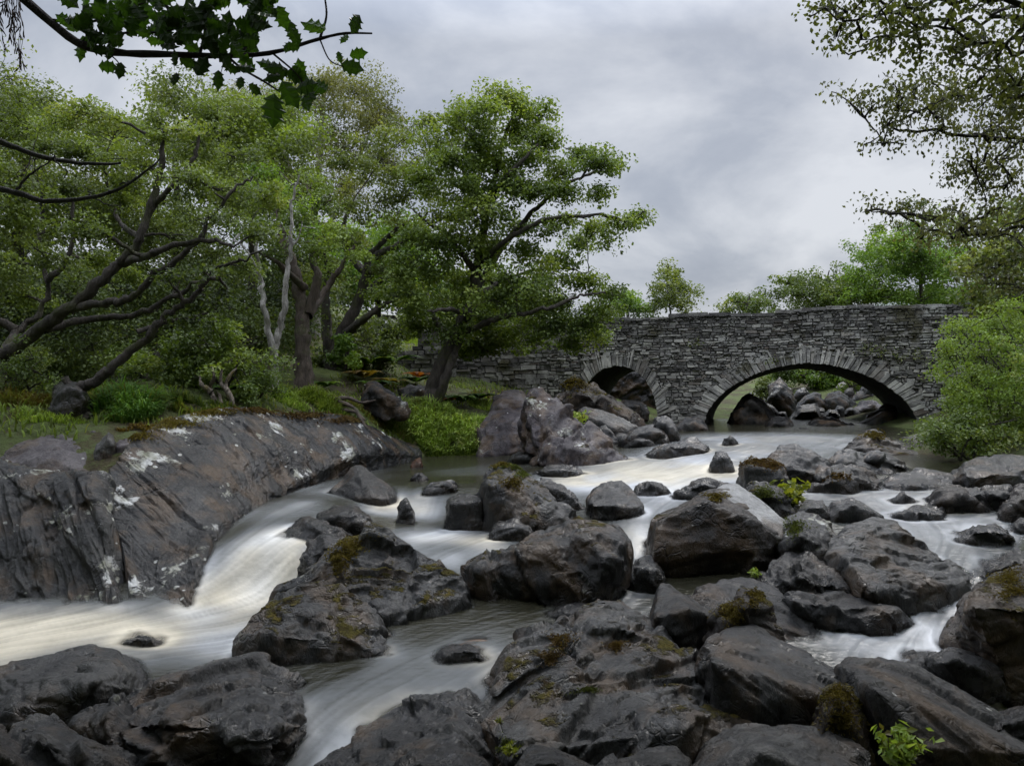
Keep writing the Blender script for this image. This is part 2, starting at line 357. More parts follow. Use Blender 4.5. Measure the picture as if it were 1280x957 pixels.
def patch(name, label, cols, mat, back, seed, nu, nv, R, amp=1., drop=.5, S=1.6, step=.5, groove=1.):
    """relief from columns of (px,py,D) crest -> waterline, with a back slope and a foot under water"""
    G = []
    for c in cols:
        p = [P(*a) for a in c]; n0 = p[0]+np.array([-.15, back, -.12]); n1 = n0+np.array([-.3, back*1.2, -.7]); e = p[-1]+np.array([.12, -.12, -drop])
        G.append([n1, n0]+p+[e])
    G = np.array(G); A = np.stack([catmull(G[:,j], nu) for j in range(G.shape[1])], 1)
    V = np.stack([catmull(A[i], nv) for i in range(nu)], 0)
    du = np.gradient(V, axis=0); dv = np.gradient(V, axis=1); nr = np.cross(dv, du); nr /= np.linalg.norm(nr, axis=2, keepdims=True)+1e-9
    if nr[..., 2].mean() < 0: nr = -nr
    v = displace(V.reshape(-1, 3), nr.reshape(-1, 3), S, amp, seed, R, step, 1., groove); f = grid_faces(nu, nv)
    if True:
        a, b, c2 = v[f[:,0]], v[f[:,1]], v[f[:,2]]
        if np.cross(b-a, c2-a)[:,2].mean() < 0: f = f[:, ::-1]
    # closed underside so that it has thickness
    ALLROCK.append((v, f))
    base = np.array([v[:,0].mean(), v[:,1].mean(), v[:,2].min()])
    nb = len(v); ring = np.concatenate([np.arange(nv), np.arange(1, nu)*nv+nv-1, (nu-1)*nv+np.arange(nv-2, -1, -1), np.arange(nu-2, 0, -1)*nv])
    lo = v[ring].copy(); lo[:,2] = base[2]-.3; m = len(ring)
    sk = np.stack([ring, nb+np.arange(m), nb+(np.arange(m)+1)%m, np.roll(ring, -1)], 1)
    ob = mk(name, np.vstack([v, lo]), [f, sk], mat, loc=base); tag(ob, label, 'rock'); return ob

Rg = np.array(Matrix.Rotation(.75, 3, 'Z')@Matrix.Rotation(.7, 3, 'X'))
def frame(a, b):      # rotation whose first row is the grain direction
    a = np.array(a, float); a /= np.linalg.norm(a); b = np.array(b, float); b -= a*(a@b); b /= np.linalg.norm(b); return np.array([a, b, np.cross(a, b)])
Rs = frame((.9,-.5,-.62), (.5,.8,.1))
slab_cols = [
 [(122,600,8.7),(138,640,8.3),(152,680,7.9),(160,725,7.55),(168,775,7.1)],
 [(150,570,9.2),(170,610,8.7),(185,650,8.3),(195,705,7.8),(203,770,7.12)],
 [(185,535,10.0),(200,575,9.3),(218,620,8.75),(226,680,8.1),(235,748,7.25)],
 [(240,518,10.8),(252,550,10.1),(268,592,9.5),(262,640,8.8),(252,705,7.75)],
 [(300,511,11.8),(312,540,11.1),(322,572,10.6),(308,610,9.95),(285,655,8.95)],
 [(360,516,12.8),(372,540,12.2),(382,565,11.8),(365,592,11.2),(335,625,10.2)],
 [(420,519,14),(434,536,13.5),(443,554,13.1),(435,574,12.6),(410,600,12.1)],
 [(465,533,15.2),(478,545,14.9),(487,556,14.6),(487,566,14.3),(482,580,14.1)],
 [(522,558,16.3),(525,562,16.2),(527,566,16.1),(527,570,16.),(524,576,15.8)]]
patch('bedrock_slab', 'long pale-crusted bedrock slab with diagonal cracks sloping into the water on the left bank', slab_cols, rock_mat('grey', .50, 0, .62, (1, .38, 1), (.9, .0, -.75)), .7, 3, 640, 300, Rs, .75, S=1.5, step=.42, groove=.6)
out_cols = [
 [(-160,560,8.7),(-160,620,8.1),(-160,690,7.6),(-160,740,7.4),(-160,790,7.0)],
 [(-80,568,8.6),(-80,620,8.1),(-80,690,7.65),(-80,740,7.4),(-80,788,7.0)],
 [(0,577,8.55),(0,620,8.15),(0,680,7.75),(0,735,7.35),(0,780,7.02)],
 [(60,589,8.45),(60,640,8.0),(60,690,7.6),(65,738,7.35),(60,778,7.05)],
 [(98,597,8.35),(100,640,7.95),(100,690,7.6),(110,735,7.3),(110,775,7.05)],
 [(122,609,8.2),(128,650,7.85),(138,700,7.55),(150,740,7.3),(155,775,7.1)],
 [(130,618,8.6),(136,655,8.3),(150,705,8.),(160,745,7.75),(166,778,7.5)]]
patch('bedrock_outcrop', 'steep fractured bedrock face with pale lichen patches at the left edge above the pool', out_cols, rock_mat('grey', .46, 0, .5, (1, 1, .6), (.2, .5, 0.)), .5, 9, 300, 240, frame((.5,-.5,-.7), (.7,.7,0)), .9, S=1.7, step=.75, groove=.8)

r = 'rock'; b = 'boulder'
ROCKS = [
# --- foreground
(b,'big mossy-topped boulder with diagonal grain rising beside the chute',[([(290,806),(300,788),(335,752),(375,732),(415,728),(460,750),(485,795),(488,822),(460,834),(380,840),(320,836)],5.75,.9,[(330,790,.2),(400,770,.55),(440,800,.25)]),
   ([(330,760),(400,728),(408,700),(425,670),(460,657),(490,665),(520,685),(550,705),(581,730),(583,742),(540,760),(500,786),(440,800),(360,790)],6.5,1.15,[(440,690,.6),(500,730,.45),(480,770,.1),(415,740,.3)])],dict(tint='pale',moss=.30,wet=.7,grain=(.5,.6,.3),amp=.8)),
(b,'large dark wedge boulder lying in midstream, thin end to the left',[([(577,706),(595,697),(650,674),(700,661),(745,652),(772,656),(784,672),(786,695),(775,722),(760,748),(700,758),(650,755),(610,743),(585,726)],None,1.0,[(745,668,.3),(776,684,.2),(670,690,.25),(600,712,.2),(740,740,.0)])],dict(tint='dark',moss=.12,lichen=.3,wet=.75,amp=.7)),
(b,'slanting grey boulder with mossy crest, narrow back running down to the right',[([(597,606),(604,590),(618,577),(628,574),(642,580),(665,598),(695,622),(718,640),(742,656),(738,665),(700,667),(665,670),(640,668),(618,655),(606,636)],None,1.2,[(610,605,.15),(650,603,.35),(695,635,.3),(640,650,.05)])],dict(tint='grey',moss=.26,wet=.6,amp=.7,grain=(.2,.5,.1))),
(r,'small smooth rock tucked under the left foot of the slanting grey boulder',[([(612,664),(618,652),(640,648),(662,655),(668,672),(640,677),(620,675)],None,.35)],dict(tint='dark',wet=.9)),
(r,'low wet rock just behind the slanting grey boulder',[([(664,606),(675,595),(700,602),(722,618),(732,634),(700,640),(672,625)],None,.5)],dict(tint='dark',wet=.9)),
(b,'brown-capped blunt pyramid boulder alone in the middle of the rapid',[([(735,624),(744,611),(763,601),(778,599),(790,608),(803,630),(802,643),(772,651),(745,641)],None,.75,[(738,630,.1),(772,632,.0),(798,634,.15)])],dict(tint='grey',wet=.6,amp=.6)),
(r,'low dark rock in white water right of the brown-capped pyramid boulder',[([(793,616),(800,605),(815,600),(830,604),(840,616),(815,620)],None,.4)],dict(tint='dark',wet=.8)),
(r,'low lumpy dark rock upstream of the boulder with the pale sloping top',[([(843,618),(866,600),(880,595),(900,601),(920,612),(906,622),(872,625)],None,.5)],dict(tint='dark',wet=.8)),
(r,'small rounded rock standing up in the white rapid below the bridge pier',[([(889,582),(893,569),(899,562),(909,566),(917,577),(918,588),(897,589)],None,.3)],dict(tint='grey',wet=.8,amp=.7)),
(b,'smooth grey block behind the mossy pale block in midstream',[([(955,588),(962,568),(975,554),(992,553),(1012,562),(1037,575),(1042,592),(1030,606),(980,608),(958,600)],None,.8,[(975,585,.1),(1020,590,.1)])],dict(tint='grey',wet=.65,amp=.7)),
(r,'square pale block with a mossy top edge in midstream',[([(925,577),(940,573),(962,577),(982,582),(986,602),(982,620),(950,620),(930,616),(926,596)],None,.5,[(932,582,.2),(975,590,.1)])],dict(tint='pale',moss=.38,lichen=.4,wet=.4,amp=.7)),
(r,'dark mossy wedge leaning below the square pale block',[([(930,615),(942,603),(958,603),(980,622),(1002,640),(996,648),(962,642),(934,632)],None,.5,[(950,620,.1)])],dict(tint='dark',moss=.36,wet=.5)),
(r,'brown crusted flat rock beside the smooth grey block',[([(1004,608),(1028,596),(1055,592),(1072,600),(1070,613),(1030,618),(1006,616)],None,.6)],dict(tint='brown',lichen=.3)),
(r,'dark ragged rock under the striped slab rock',[([(1017,594),(1035,579),(1055,578),(1085,590),(1106,600),(1108,610),(1060,614),(1022,608)],None,.7)],dict(tint='dark')),
(b,'striped grey slab rock with one white blotch',[([(1038,580),(1048,563),(1065,560),(1088,572),(1118,592),(1090,597),(1052,588)],11.6,.9,[(1060,578,.2)])],dict(tint='pale',wet=.7,lichen=.2,grain=(.3,.6,.2))),
(r,'narrow grey slab right of the striped slab rock',[([(1078,566),(1088,560),(1106,566),(1130,576),(1150,592),(1115,594)],11.9,.8)],dict(tint='grey',wet=.7)),
(b,'angular wedge boulder with rusty lichen top below the right end of the arch',[([(1057,562),(1070,546),(1092,538),(1112,546),(1140,560),(1156,574),(1153,588),(1120,578),(1075,566)],13.4,1.2,[(1100,562,.2),(1140,575,.1)])],dict(tint='brown',lichen=.2,moss=.1)),
(r,'broad flat grey rock in midstream below the rusty wedge boulder',[([(1104,604),(1122,589),(1155,587),(1188,594),(1205,608),(1168,617),(1118,615)],None,1.0,[(1140,603,.2)])],dict(tint='grey',wet=.75,amp=.6)),
(r,'grey block behind the rusty wedge boulder at the foot of the arch',[([(1117,556),(1122,547),(1152,544),(1159,558),(1155,570),(1128,566)],15.6,.8)],dict(tint='grey')),
(r,'small round stone under the drooping bush',[([(1160,566),(1163,554),(1174,551),(1183,559),(1180,570),(1165,571)],14.6,.4)],dict(tint='grey')),
(b,'long low rock half covered by the drooping bush',[([(1155,590),(1180,568),(1215,560),(1265,563),(1290,575),(1285,590),(1200,594)],13.2,1.5)],dict(tint='grey')),
(b,'flat-topped undercut boulder at the right edge',[([(1202,592),(1206,577),(1222,571),(1270,569),(1320,574),(1320,600),(1265,614),(1212,612),(1204,602)],None,1.1,[(1208,594,.05),(1270,592,.05),(1240,578,.7)])],dict(tint='grey',wet=.7,lichen=.25,amp=.6)),
(b,'brown streaked rock in the right stream below the flat-topped boulder',[([(1163,632),(1178,614),(1200,608),(1222,616),(1246,636),(1218,643),(1180,641)],None,.7)],dict(tint='brown')),
(r,'narrow rock leaning on the brown streaked rock',[([(1206,610),(1222,607),(1240,620),(1250,634),(1240,639),(1222,628)],None,.5)],dict(tint='grey')),
(r,'dark rock under the flat-topped boulder',[([(1228,628),(1230,608),(1262,606),(1268,625),(1250,640)],None,.6)],dict(tint='dark')),
(b,'lichen-speckled rock at the right edge of the picture',[([(1250,648),(1257,625),(1275,607),(1310,605),(1320,640),(1290,652),(1262,653)],None,.7)],dict(tint='brown',lichen=.55)),
(r,'small dark fin of rock in the right stream',[([(1113,624),(1128,613),(1152,627),(1130,630)],None,.25)],dict(tint='dark')),
(r,'flat blurred rock barely above the right stream',[([(1118,644),(1148,630),(1180,637),(1184,648),(1140,652)],None,.5)],dict(tint='dark',wet=.9)),
(r,'blurred dark rock far right in the stream',[([(1196,676),(1215,655),(1245,651),(1263,660),(1266,678),(1236,684)],None,.6)],dict(tint='dark',wet=.9)),
(r,'small dark rock at the right edge of the stream',[([(1262,664),(1275,648),(1300,640),(1310,665),(1275,668)],None,.4)],dict(tint='dark')),
(r,'rounded stream-washed rock above the biggest grey boulder',[([(1036,648),(1044,627),(1064,620),(1086,629),(1108,646),(1070,655)],None,.7)],dict(tint='grey',wet=.9,amp=.6)),
(r,'smooth dark hump between the lichen boulder and the mossy wedge',[([(996,640),(1006,626),(1028,624),(1040,638),(1035,652),(1008,652)],None,.5)],dict(tint='dark',wet=.85,amp=.6)),
(b,'huge dark-faced boulder with a pale sloping slab top',[([(812,684),(813,652),(824,640),(852,631),(874,624),(888,614),(905,610),(922,609),(952,631),(981,656),(977,675),(972,692),(958,714),(900,722),(850,718),(823,700)],None,1.15,[(880,626,.16),(822,650,.12),(850,642,.14),(925,645,.12),(972,668,.12),(905,636,.14),(820,690,.0),(965,690,.02),(890,680,.02)])],dict(tint='brown',lichen=.16,moss=.06,wet=.6,amp=.5,step=.8)),
(b,'rounded boulder blotched with white lichen between the pale-topped and the biggest grey boulders',[([(971,668),(980,648),(1000,638),(1016,640),(1036,652),(1051,670),(1047,692),(1022,708),(976,695)],7.6,.8,[(1000,670,.15)])],dict(tint='grey',lichen=.75,moss=.18,amp=.6)),
(b,'dark boulder wedged under the lichen-blotched boulder',[([(948,722),(960,700),(985,688),(1012,695),(1042,715),(1062,738),(1000,748),(955,742)],7.1,.7,[(1000,715,.1)])],dict(tint='dark',wet=.7)),
(b,'biggest grey boulder with a shadowed right end beside the right stream',[([(1031,692),(1040,672),(1060,655),(1090,645),(1120,652),(1152,675),(1190,700),(1222,718),(1222,742),(1200,762),(1160,778),(1120,768),(1080,742),(1050,722),(1036,706)],None,1.4,[(1088,738,.05),(1148,722,.38),(1110,690,.6),(1200,728,.3),(1060,700,.35),(1130,705,.5)])],dict(tint='pale',wet=.6,amp=.7,grain=(.4,.3,.2))),
(b,'long flat-topped rock at the near edge of the right pool',[([(980,746),(985,733),(1020,730),(1080,739),(1125,752),(1143,780),(1128,792),(1060,792),(1015,782),(988,766)],None,.9,[(990,750,.1),(1055,760,.1),(1122,763,.12),(1060,790,0)])],dict(tint='grey',wet=.65,amp=.7)),
(b,'massive mossy boulder cut by the right edge',[([(1208,747),(1216,730),(1240,712),(1290,702),(1360,700),(1400,760),(1380,870),(1290,880),(1250,832),(1225,802),(1210,776)],5.6,1.2,[(1214,757,.15),(1270,765,.15),(1330,760,.15),(1250,725,.7)])],dict(tint='brown',moss=.24,lichen=.3,wet=.6,amp=.7)),
(r,'smooth dark rock behind the massive mossy boulder',[([(1232,722),(1242,700),(1270,688),(1320,690),(1330,715),(1280,730)],7.3,.7)],dict(tint='dark',wet=.8)),
(r,'little rock at the foot of the massive mossy boulder',[([(1192,792),(1200,778),(1216,775),(1226,790),(1222,802),(1205,803)],None,.3)],dict(tint='dark')),
(b,'angular black block with a sharp lit edge left of the mossy knob',[([(811,800),(814,762),(826,728),(836,730),(866,749),(890,766),(889,805),(876,832),(840,815),(816,800)],5.95,.75,[(817,772,.05),(862,759,.08),(888,770,.3),(850,800,.0)])],dict(tint='dark',wet=.6,amp=.5,step=.7)),
(b,'broad speckled boulder behind the mossy knob',[([(853,758),(870,736),(900,724),(940,722),(972,736),(1002,765),(1026,790),(1029,808),(1012,818),(960,812),(900,805),(870,795)],6.3,.95,[(900,745,.6),(990,785,.25)])],dict(tint='grey',wet=.6,amp=.7,lichen=.2)),
(r,'orange-mossed knob in front of the broad speckled boulder',[([(890,794),(892,766),(914,745),(929,731),(945,733),(955,750),(970,758),(982,788),(975,802),(930,806)],5.75,.45,[(930,760,.1)])],dict(tint='brown',moss=.45,wet=.3)),
(b,'smooth light-topped boulder in the near right heap',[([(876,818),(884,800),(914,783),(940,777),(972,795),(1012,813),(1050,835),(1064,862),(1045,890),(1000,908),(940,898),(898,865),(880,840)],4.85,1.0,[(888,826,.1),(930,838,.1),(1000,858,.14),(1052,870,.2),(960,800,.85),(940,880,0)])],dict(tint='pale',wet=.72,amp=.5,lichen=.1)),
(r,'upright rock furred with brown moss against the long near slab',[([(1022,905),(1028,866),(1045,850),(1062,855),(1076,882),(1088,935),(1050,945),(1025,930)],4.45,.4,[(1045,880,.1)])],dict(tint='brown',moss=.6,wet=.2)),
(b,'long straight-edged slab running to the bottom right corner',[([(1045,832),(1058,822),(1095,822),(1150,836),(1220,888),(1310,930),(1320,975),(1220,990),(1130,962),(1090,895),(1055,855)],4.3,1.1,[(1095,862,.25),(1180,892,.2),(1290,943,.1),(1160,935,.03)])],dict(tint='grey',wet=.45,lichen=.2,amp=.4)),
(b,'dark wet rock behind the long straight-edged slab',[([(1112,836),(1136,816),(1170,811),(1202,830),(1230,850),(1226,872),(1185,878),(1140,856)],None,.7,[(1180,840,.2)])],dict(tint='dark',wet=.8)),
(r,'thin wet rock behind the dark wet rock by the lower right fall',[([(1166,818),(1188,812),(1228,824),(1254,846),(1225,852),(1190,835)],5.6,.5)],dict(tint='dark',wet=.9)),
(r,'black rock under the lower right fall',[([(1238,905),(1250,890),(1290,882),(1330,890),(1330,925),(1270,925)],4.7,.5)],dict(tint='dark')),
(b,'great wrinkled foreground boulder, wet and folded, at bottom centre',[([(598,905),(610,885),(640,850),(680,812),(715,780),(752,768),(792,780),(835,802),(885,832),(925,860),(952,890),(945,955),(890,1000),(650,1000),(612,950)],4.15,1.9,[(700,840,.55),(650,890,.3),(780,850,.5),(860,910,.2),(720,930,.1),(640,940,.05)]),
   ([(622,868),(632,838),(655,800),(690,778),(715,776),(738,790),(720,830),(680,870)],5.0,1.0,[(660,830,.3)]),([(715,785),(735,764),(770,764),(820,785),(840,810),(780,830),(730,815)],5.6,.8)],dict(tint='pale',moss=.15,wet=.85,amp=1.0,step=1.1,grain=(.6,.3,-.3))),
(r,'pale flat rock at the water behind the great wrinkled boulder',[([(685,769),(704,756),(730,754),(750,762),(738,774),(702,777)],None,.4)],dict(tint='pale',wet=.6)),
(r,'wet slab in the narrow run between the two dark midstream boulders',[([(778,738),(786,712),(800,695),(821,695),(833,715),(829,738),(803,748)],7.4,.7)],dict(tint='grey',wet=.95)),
(b,'pale smooth rock at the bottom edge right of the great wrinkled boulder',[([(872,965),(885,932),(922,905),(960,909),(1020,900),(1052,912),(1082,942),(1110,1000),(880,1010)],3.85,.8,[(950,940,.3)])],dict(tint='pale',wet=.65,amp=.5)),
(r,'small cracked pale rock on the bottom edge below the great wrinkled boulder',[([(745,962),(770,945),(812,935),(846,932),(862,952),(850,1000),(750,1000)],3.8,.4)],dict(tint='pale',wet=.5)),
(r,'round smooth rock on the bottom edge under the wrinkled boulder',[([(638,965),(662,935),(690,932),(712,945),(745,962),(745,1000),(640,1000)],3.75,.45)],dict(tint='grey',wet=.6,amp=.5)),
(b,'wet hump washed by the near stream, left of the great wrinkled boulder',[([(398,965),(440,925),(480,895),(520,868),(560,852),(592,862),(608,890),(618,935),(612,1000),(400,1000)],4.2,1.2,[(530,900,.5),(570,930,.2)])],dict(tint='grey',wet=.9,amp=.9)),
(r,'low grey rock on the bottom edge in front of the washed hump',[([(478,968),(520,936),(560,935),(602,946),(630,1000),(480,1000)],3.85,.5)],dict(tint='grey',wet=.6)),
(b,'big rough dark boulder at lower left, scaly all over',[([(100,908),(130,882),(170,866),(200,846),(262,829),(320,830),(352,848),(374,872),(380,905),(345,932),(270,955),(200,965),(150,945),(112,925)],4.3,1.3,[(180,900,.25),(300,870,.55),(320,910,.2),(240,860,.7)])],dict(tint='grey',wet=.85,amp=1.2,step=1.2,fine=1.6)),
(b,'smooth ledge rock washed by the foamy pool at the left edge',[([(-60,910),(-60,838),(0,834),(40,832),(72,832),(100,812),(122,800),(150,806),(160,830),(156,858),(130,876),(90,892),(60,905),(0,915)],4.9,1.0,[(100,830,.6),(120,850,.3)])],dict(tint='grey',wet=.8,amp=.7)),
(r,'dark round rock just under the foam above the left ledge',[([(142,806),(155,796),(172,792),(194,796),(202,804),(175,808)],None,.35)],dict(tint='dark',wet=.9,amp=.6)),
(b,'craggy pale-veined rock in the bottom left corner',[([(0,950),(14,902),(40,888),(70,892),(102,916),(146,952),(160,1000),(0,1000)],3.95,.6,[(45,920,.3)])],dict(tint='pale',wet=.5,moss=.08,amp=1.1)),
(r,'brown rock at the very corner left of the craggy pale-veined rock',[([(-60,960),(-50,915),(-10,905),(18,925),(25,1000),(-60,1000)],3.9,.5)],dict(tint='brown')),
(b,'sharp dark pyramid boulder at the head of the chute',[([(409,624),(424,605),(439,582),(451,582),(470,595),(493,608),(496,622),(470,630),(438,630)],None,.8,[(448,592,.45),(470,622,0)])],dict(tint='dark',wet=.55,amp=.5)),
(r,'flat dark rock below the sharp pyramid boulder',[([(393,642),(418,632),(445,632),(463,643),(459,662),(430,667),(400,658)],None,.6)],dict(tint='dark',wet=.6,amp=.6)),
(r,'pointed dark rock lying lowest left in the chute',[([(344,675),(364,651),(385,644),(412,652),(434,664),(426,675),(380,681)],None,.6,[(385,660,.3)])],dict(tint='dark',wet=.7,amp=.6)),
(r,'folded black rock touching the mossy-topped boulder',[([(374,706),(384,680),(404,665),(432,666),(430,700),(412,722),(385,716)],7.4,.5)],dict(tint='dark',wet=.8)),
(r,'square dark block with thin water curtains over its face',[([(555,650),(559,622),(580,616),(606,618),(608,655),(585,664),(562,662)],None,.55,[(562,628,.1),(602,626,.1)])],dict(tint='dark',wet=.95,amp=.5)),
(r,'narrow wet tooth of rock in the small cascade',[([(493,655),(500,626),(508,618),(516,634),(518,655)],None,.3)],dict(tint='dark',wet=.95,amp=.6)),
(r,'small black rock in the calm upper pool',[([(513,597),(520,588),(528,590),(537,598),(524,601)],None,.2)],dict(tint='dark')),
(r,'pinkish stone breaking the calm pool near the far bank',[([(512,582),(518,572),(525,570),(529,578),(522,585)],None,.25)],dict(tint='orange',wet=.8)),
(r,'low drowned rock above the small cascade',[([(528,610),(540,602),(560,600),(572,608),(550,613)],None,.35)],dict(tint='dark',wet=.95)),
(r,'dark angular stone in the near pool',[([(544,822),(556,808),(580,803),(602,806),(610,824),(575,829)],None,.3)],dict(tint='dark',wet=.8)),
(r,'orange wave-washed stone in the near pool',[([(556,806),(576,792),(606,791),(628,803),(620,822),(590,824)],6.2,.4)],dict(tint='orange',wet=.4,amp=.4)),
# --- outcrop left of the small arch
(b,'rounded purple-grey rock at the water in front of the small arch',[([(598,565),(602,530),(612,515),(628,508),(650,506),(672,514),(688,540),(692,565),(645,570)],None,1.6,[(640,530,.3)])],dict(tint='purple',lichen=.25,wet=.4,amp=.8)),
(b,'pointed purple-grey rock on the bank behind the rounded one',[([(612,520),(618,498),(630,487),(652,489),(668,505),(660,525),(630,528)],17.2,1.)],dict(tint='purple',lichen=.3,wet=.3)),
(b,'long tilted bedrock ridge with layered slabs below the small arch',[([(655,512),(664,487),(676,484),(700,508),(730,538),(762,562),(792,578),(780,586),(720,582),(690,572),(668,548)],None,1.8,[(690,530,.5),(720,560,.2)]),([(690,562),(700,520),(720,520),(760,550),(780,575),(730,580)],15.,1.)],dict(tint='purple',lichen=.4,moss=.12,wet=.4,grain=(.2,.7,.1),amp=1.2)),
(b,'brown-topped bedrock rising to the springing of the small arch',[([(690,500),(702,478),(716,470),(738,478),(770,508),(805,528),(760,540),(700,530)],18.2,1.6)],dict(tint='brown',moss=.3,lichen=.3,wet=.2)),
(r,'flat rock at the water at the foot of the rounded purple rock',[([(632,576),(645,564),(675,562),(694,570),(688,580),(650,580)],None,.6)],dict(tint='grey')),
(b,'tilted table slab with a shadowed underside in front of the small arch',[([(721,512),(730,507),(765,516),(800,531),(786,541),(755,535),(728,522)],16.8,1.,[(760,532,.1)])],dict(tint='pale',lichen=.3,wet=.5,amp=.4)),
(r,'upright stone propping the tilted table slab',[([(742,552),(748,535),(756,530),(770,545),(772,558),(750,560)],16.2,.4)],dict(tint='grey')),
(r,'stone in the shadow under the tilted table slab',[([(760,556),(770,540),(790,540),(800,552),(785,560)],16.6,.5)],dict(tint='dark')),
(r,'smooth grey rock right of the tilted table slab',[([(774,552),(788,537),(812,530),(828,534),(840,552),(800,557)],None,.8)],dict(tint='grey',wet=.6,amp=.6)),
(r,'low dark stone before the smooth grey rock',[([(783,556),(795,546),(812,546),(822,556),(800,559)],None,.3)],dict(tint='dark')),
(r,'dark lichened rock at the foot of the bridge pier',[([(815,545),(818,520),(830,517),(846,530),(850,550),(830,552)],None,.7)],dict(tint='grey',lichen=.5)),
(r,'flat rock against the pier between the arches',[([(836,538),(852,524),(870,520),(884,530),(888,542),(855,544)],18.6,.9)],dict(tint='grey',wet=.4)),
(r,'low wet rock ribbon above the white rapid',[([(812,568),(835,553),(865,549),(888,558),(870,568),(830,571)],None,.8)],dict(tint='grey',wet=.95,amp=.7)),
(r,'dark rock ribbon half drowned below the bedrock ridge',[([(672,588),(690,580),(715,583),(742,592),(720,596),(690,594)],None,.5)],dict(tint='dark',wet=.95)),
(r,'small rock in the rapid under the pier',[([(903,554),(912,542),(924,551),(915,556)],None,.3)],dict(tint='dark')),
# --- under and beyond the arches
(b,'dark boulder blocking the left side of the main arch',[([(916,528),(922,500),(936,488),(952,496),(968,520),(970,534),(935,536)],20.6,1.4)],dict(tint='dark',wet=.3)),
(r,'black rock in the shade of the main arch',[([(955,536),(965,522),(982,518),(994,530),(985,540)],19.4,.8)],dict(tint='dark')),
(r,'pale-edged rock under the left of the arch',[([(948,515),(958,502),(970,508),(975,520),(958,522)],23.5,.8)],dict(tint='grey')),
(b,'pale leaning rock beyond the arch on the left',[([(958,515),(962,480),(975,472),(990,485),(998,515),(975,520)],25,1.)],dict(tint='grey',lichen=.5)),
(b,'long low black rock crossing the shaded stream under the arch',[([(1010,538),(1020,524),(1045,522),(1070,532),(1075,543),(1040,545)],19.6,1.)],dict(tint='dark')),
(r,'broken grey rock in the stream beyond the arch',[([(990,524),(1000,508),(1020,505),(1030,518),(1020,528)],23,1.)],dict(tint='grey')),
(r,'small angular rock on the stream bed beyond the arch centre',[([(1030,520),(1036,510),(1048,512),(1050,522)],23,.6)],dict(tint='grey')),
(b,'grey rock with a bright top beyond the arch centre',[([(998,508),(1005,494),(1018,488),(1032,498),(1030,510)],27,1.)],dict(tint='grey')),
(b,'blocky rock seen right of centre through the arch',[([(1028,506),(1034,492),(1050,489),(1062,498),(1060,510)],27,1.)],dict(tint='grey')),
(b,'long slanting slab leaning inside the right of the arch',[([(1070,534),(1085,518),(1108,504),(1120,507),(1120,530),(1095,542)],20.2,1.)],dict(tint='grey',amp=.5)),
(r,'layered rock above the slanting slab beyond the arch',[([(1060,520),(1070,506),(1092,498),(1106,506),(1090,520)],24,1.)],dict(tint='purple')),
(r,'grey rock high on the far bank beyond the arch',[([(1060,504),(1070,488),(1088,486),(1098,498),(1085,508)],28,1.)],dict(tint='grey')),
(r,'rounded rock left of centre high beyond the arch',[([(990,500),(996,486),(1006,484),(1012,496)],29,.8)],dict(tint='grey')),
(r,'pale rock at the mouth of the arch on the right',[([(1058,552),(1068,540),(1082,538),(1090,546),(1080,553)],17.2,.6)],dict(tint='grey')),
(r,'small dark rock just below the arch in calm water',[([(990,548),(998,536),(1010,534),(1020,546),(1005,550)],18.,.6)],dict(tint='dark')),
(b,'wet black boulder inside the small arch',[([(700,515),(705,462),(740,446),(790,440),(850,446),(880,480),(884,518),(770,524)],27.6,1.6)],dict(tint='dark',wet=.8)),
(r,'rock at the mouth of the small arch',[([(770,516),(780,500),(800,500),(812,514),(790,520)],20.2,.8)],dict(tint='dark')),
# --- left bank
(b,'domed purplish boulder on the left bank behind the fractured face',[([(-14,592),(0,568),(40,548),(70,540),(92,545),(108,565),(110,590),(60,598)],9.2,1.,[(50,570,.3)])],dict(tint='purple',lichen=.3,wet=.2,amp=.5)),
(r,'grey stone behind the domed purplish boulder',[([(80,555),(95,535),(112,528),(128,535),(128,560),(100,566)],10.2,.7)],dict(tint='purple',wet=.2)),
(r,'upright pale stone at the end of the long slab',[([(116,572),(124,548),(134,538),(142,545),(138,570)],9.6,.3)],dict(tint='pale',moss=.2,wet=.2)),
(r,'rounded stone beside the upright pale stone',[([(140,572),(144,552),(156,545),(168,550),(168,574)],9.7,.4)],dict(tint='purple',lichen=.4,wet=.2)),
(b,'dark ball-shaped boulder clasped by the leaning oak',[([(62,502),(66,482),(82,472),(98,476),(110,490),(98,508),(74,513)],10.6,.5)],dict(tint='dark',wet=.8,amp=.5)),
(r,'slanting grey slab on the grassy bank between the trees',[([(452,497),(462,478),(470,476),(488,488),(508,503),(480,504)],15.6,1.)],dict(tint='pale',wet=.2,lichen=.5)),
(r,'flat stone low on the grassy bank',[([(498,490),(512,482),(540,484),(548,492),(520,496)],18.,.8)],dict(tint='pale',wet=.2,lichen=.6)),
(b,'pale bare bedrock patch high on the grassy slope',[([(450,412),(462,398),(490,396),(508,405),(510,418),(470,424)],28.,3.)],dict(tint='pale',wet=.1,lichen=.9,cat='rock')),
]
for kind, label, hulls, kw in ROCKS:
    ob = rock(kind, label, hulls, **kw)
    if label.startswith('huge dark-faced'):
        ps_ = rock('top_slab', 'pale sloping plate on its top right side', [([(886,624),(903,608),(921,606),(953,628),(983,655),(977,674),(945,661),(915,642)],7.95,.95,[(915,645,.12),(975,676,.0)])], tint='light', lichen=.3, wet=.35, amp=.3, step=.5)
        del ps_['category']; ps_.parent = ob; ps_.location = ps_.location-ob.location; ps_.location.z += .03; ALLROCK.pop()
rj = random.Random(4)
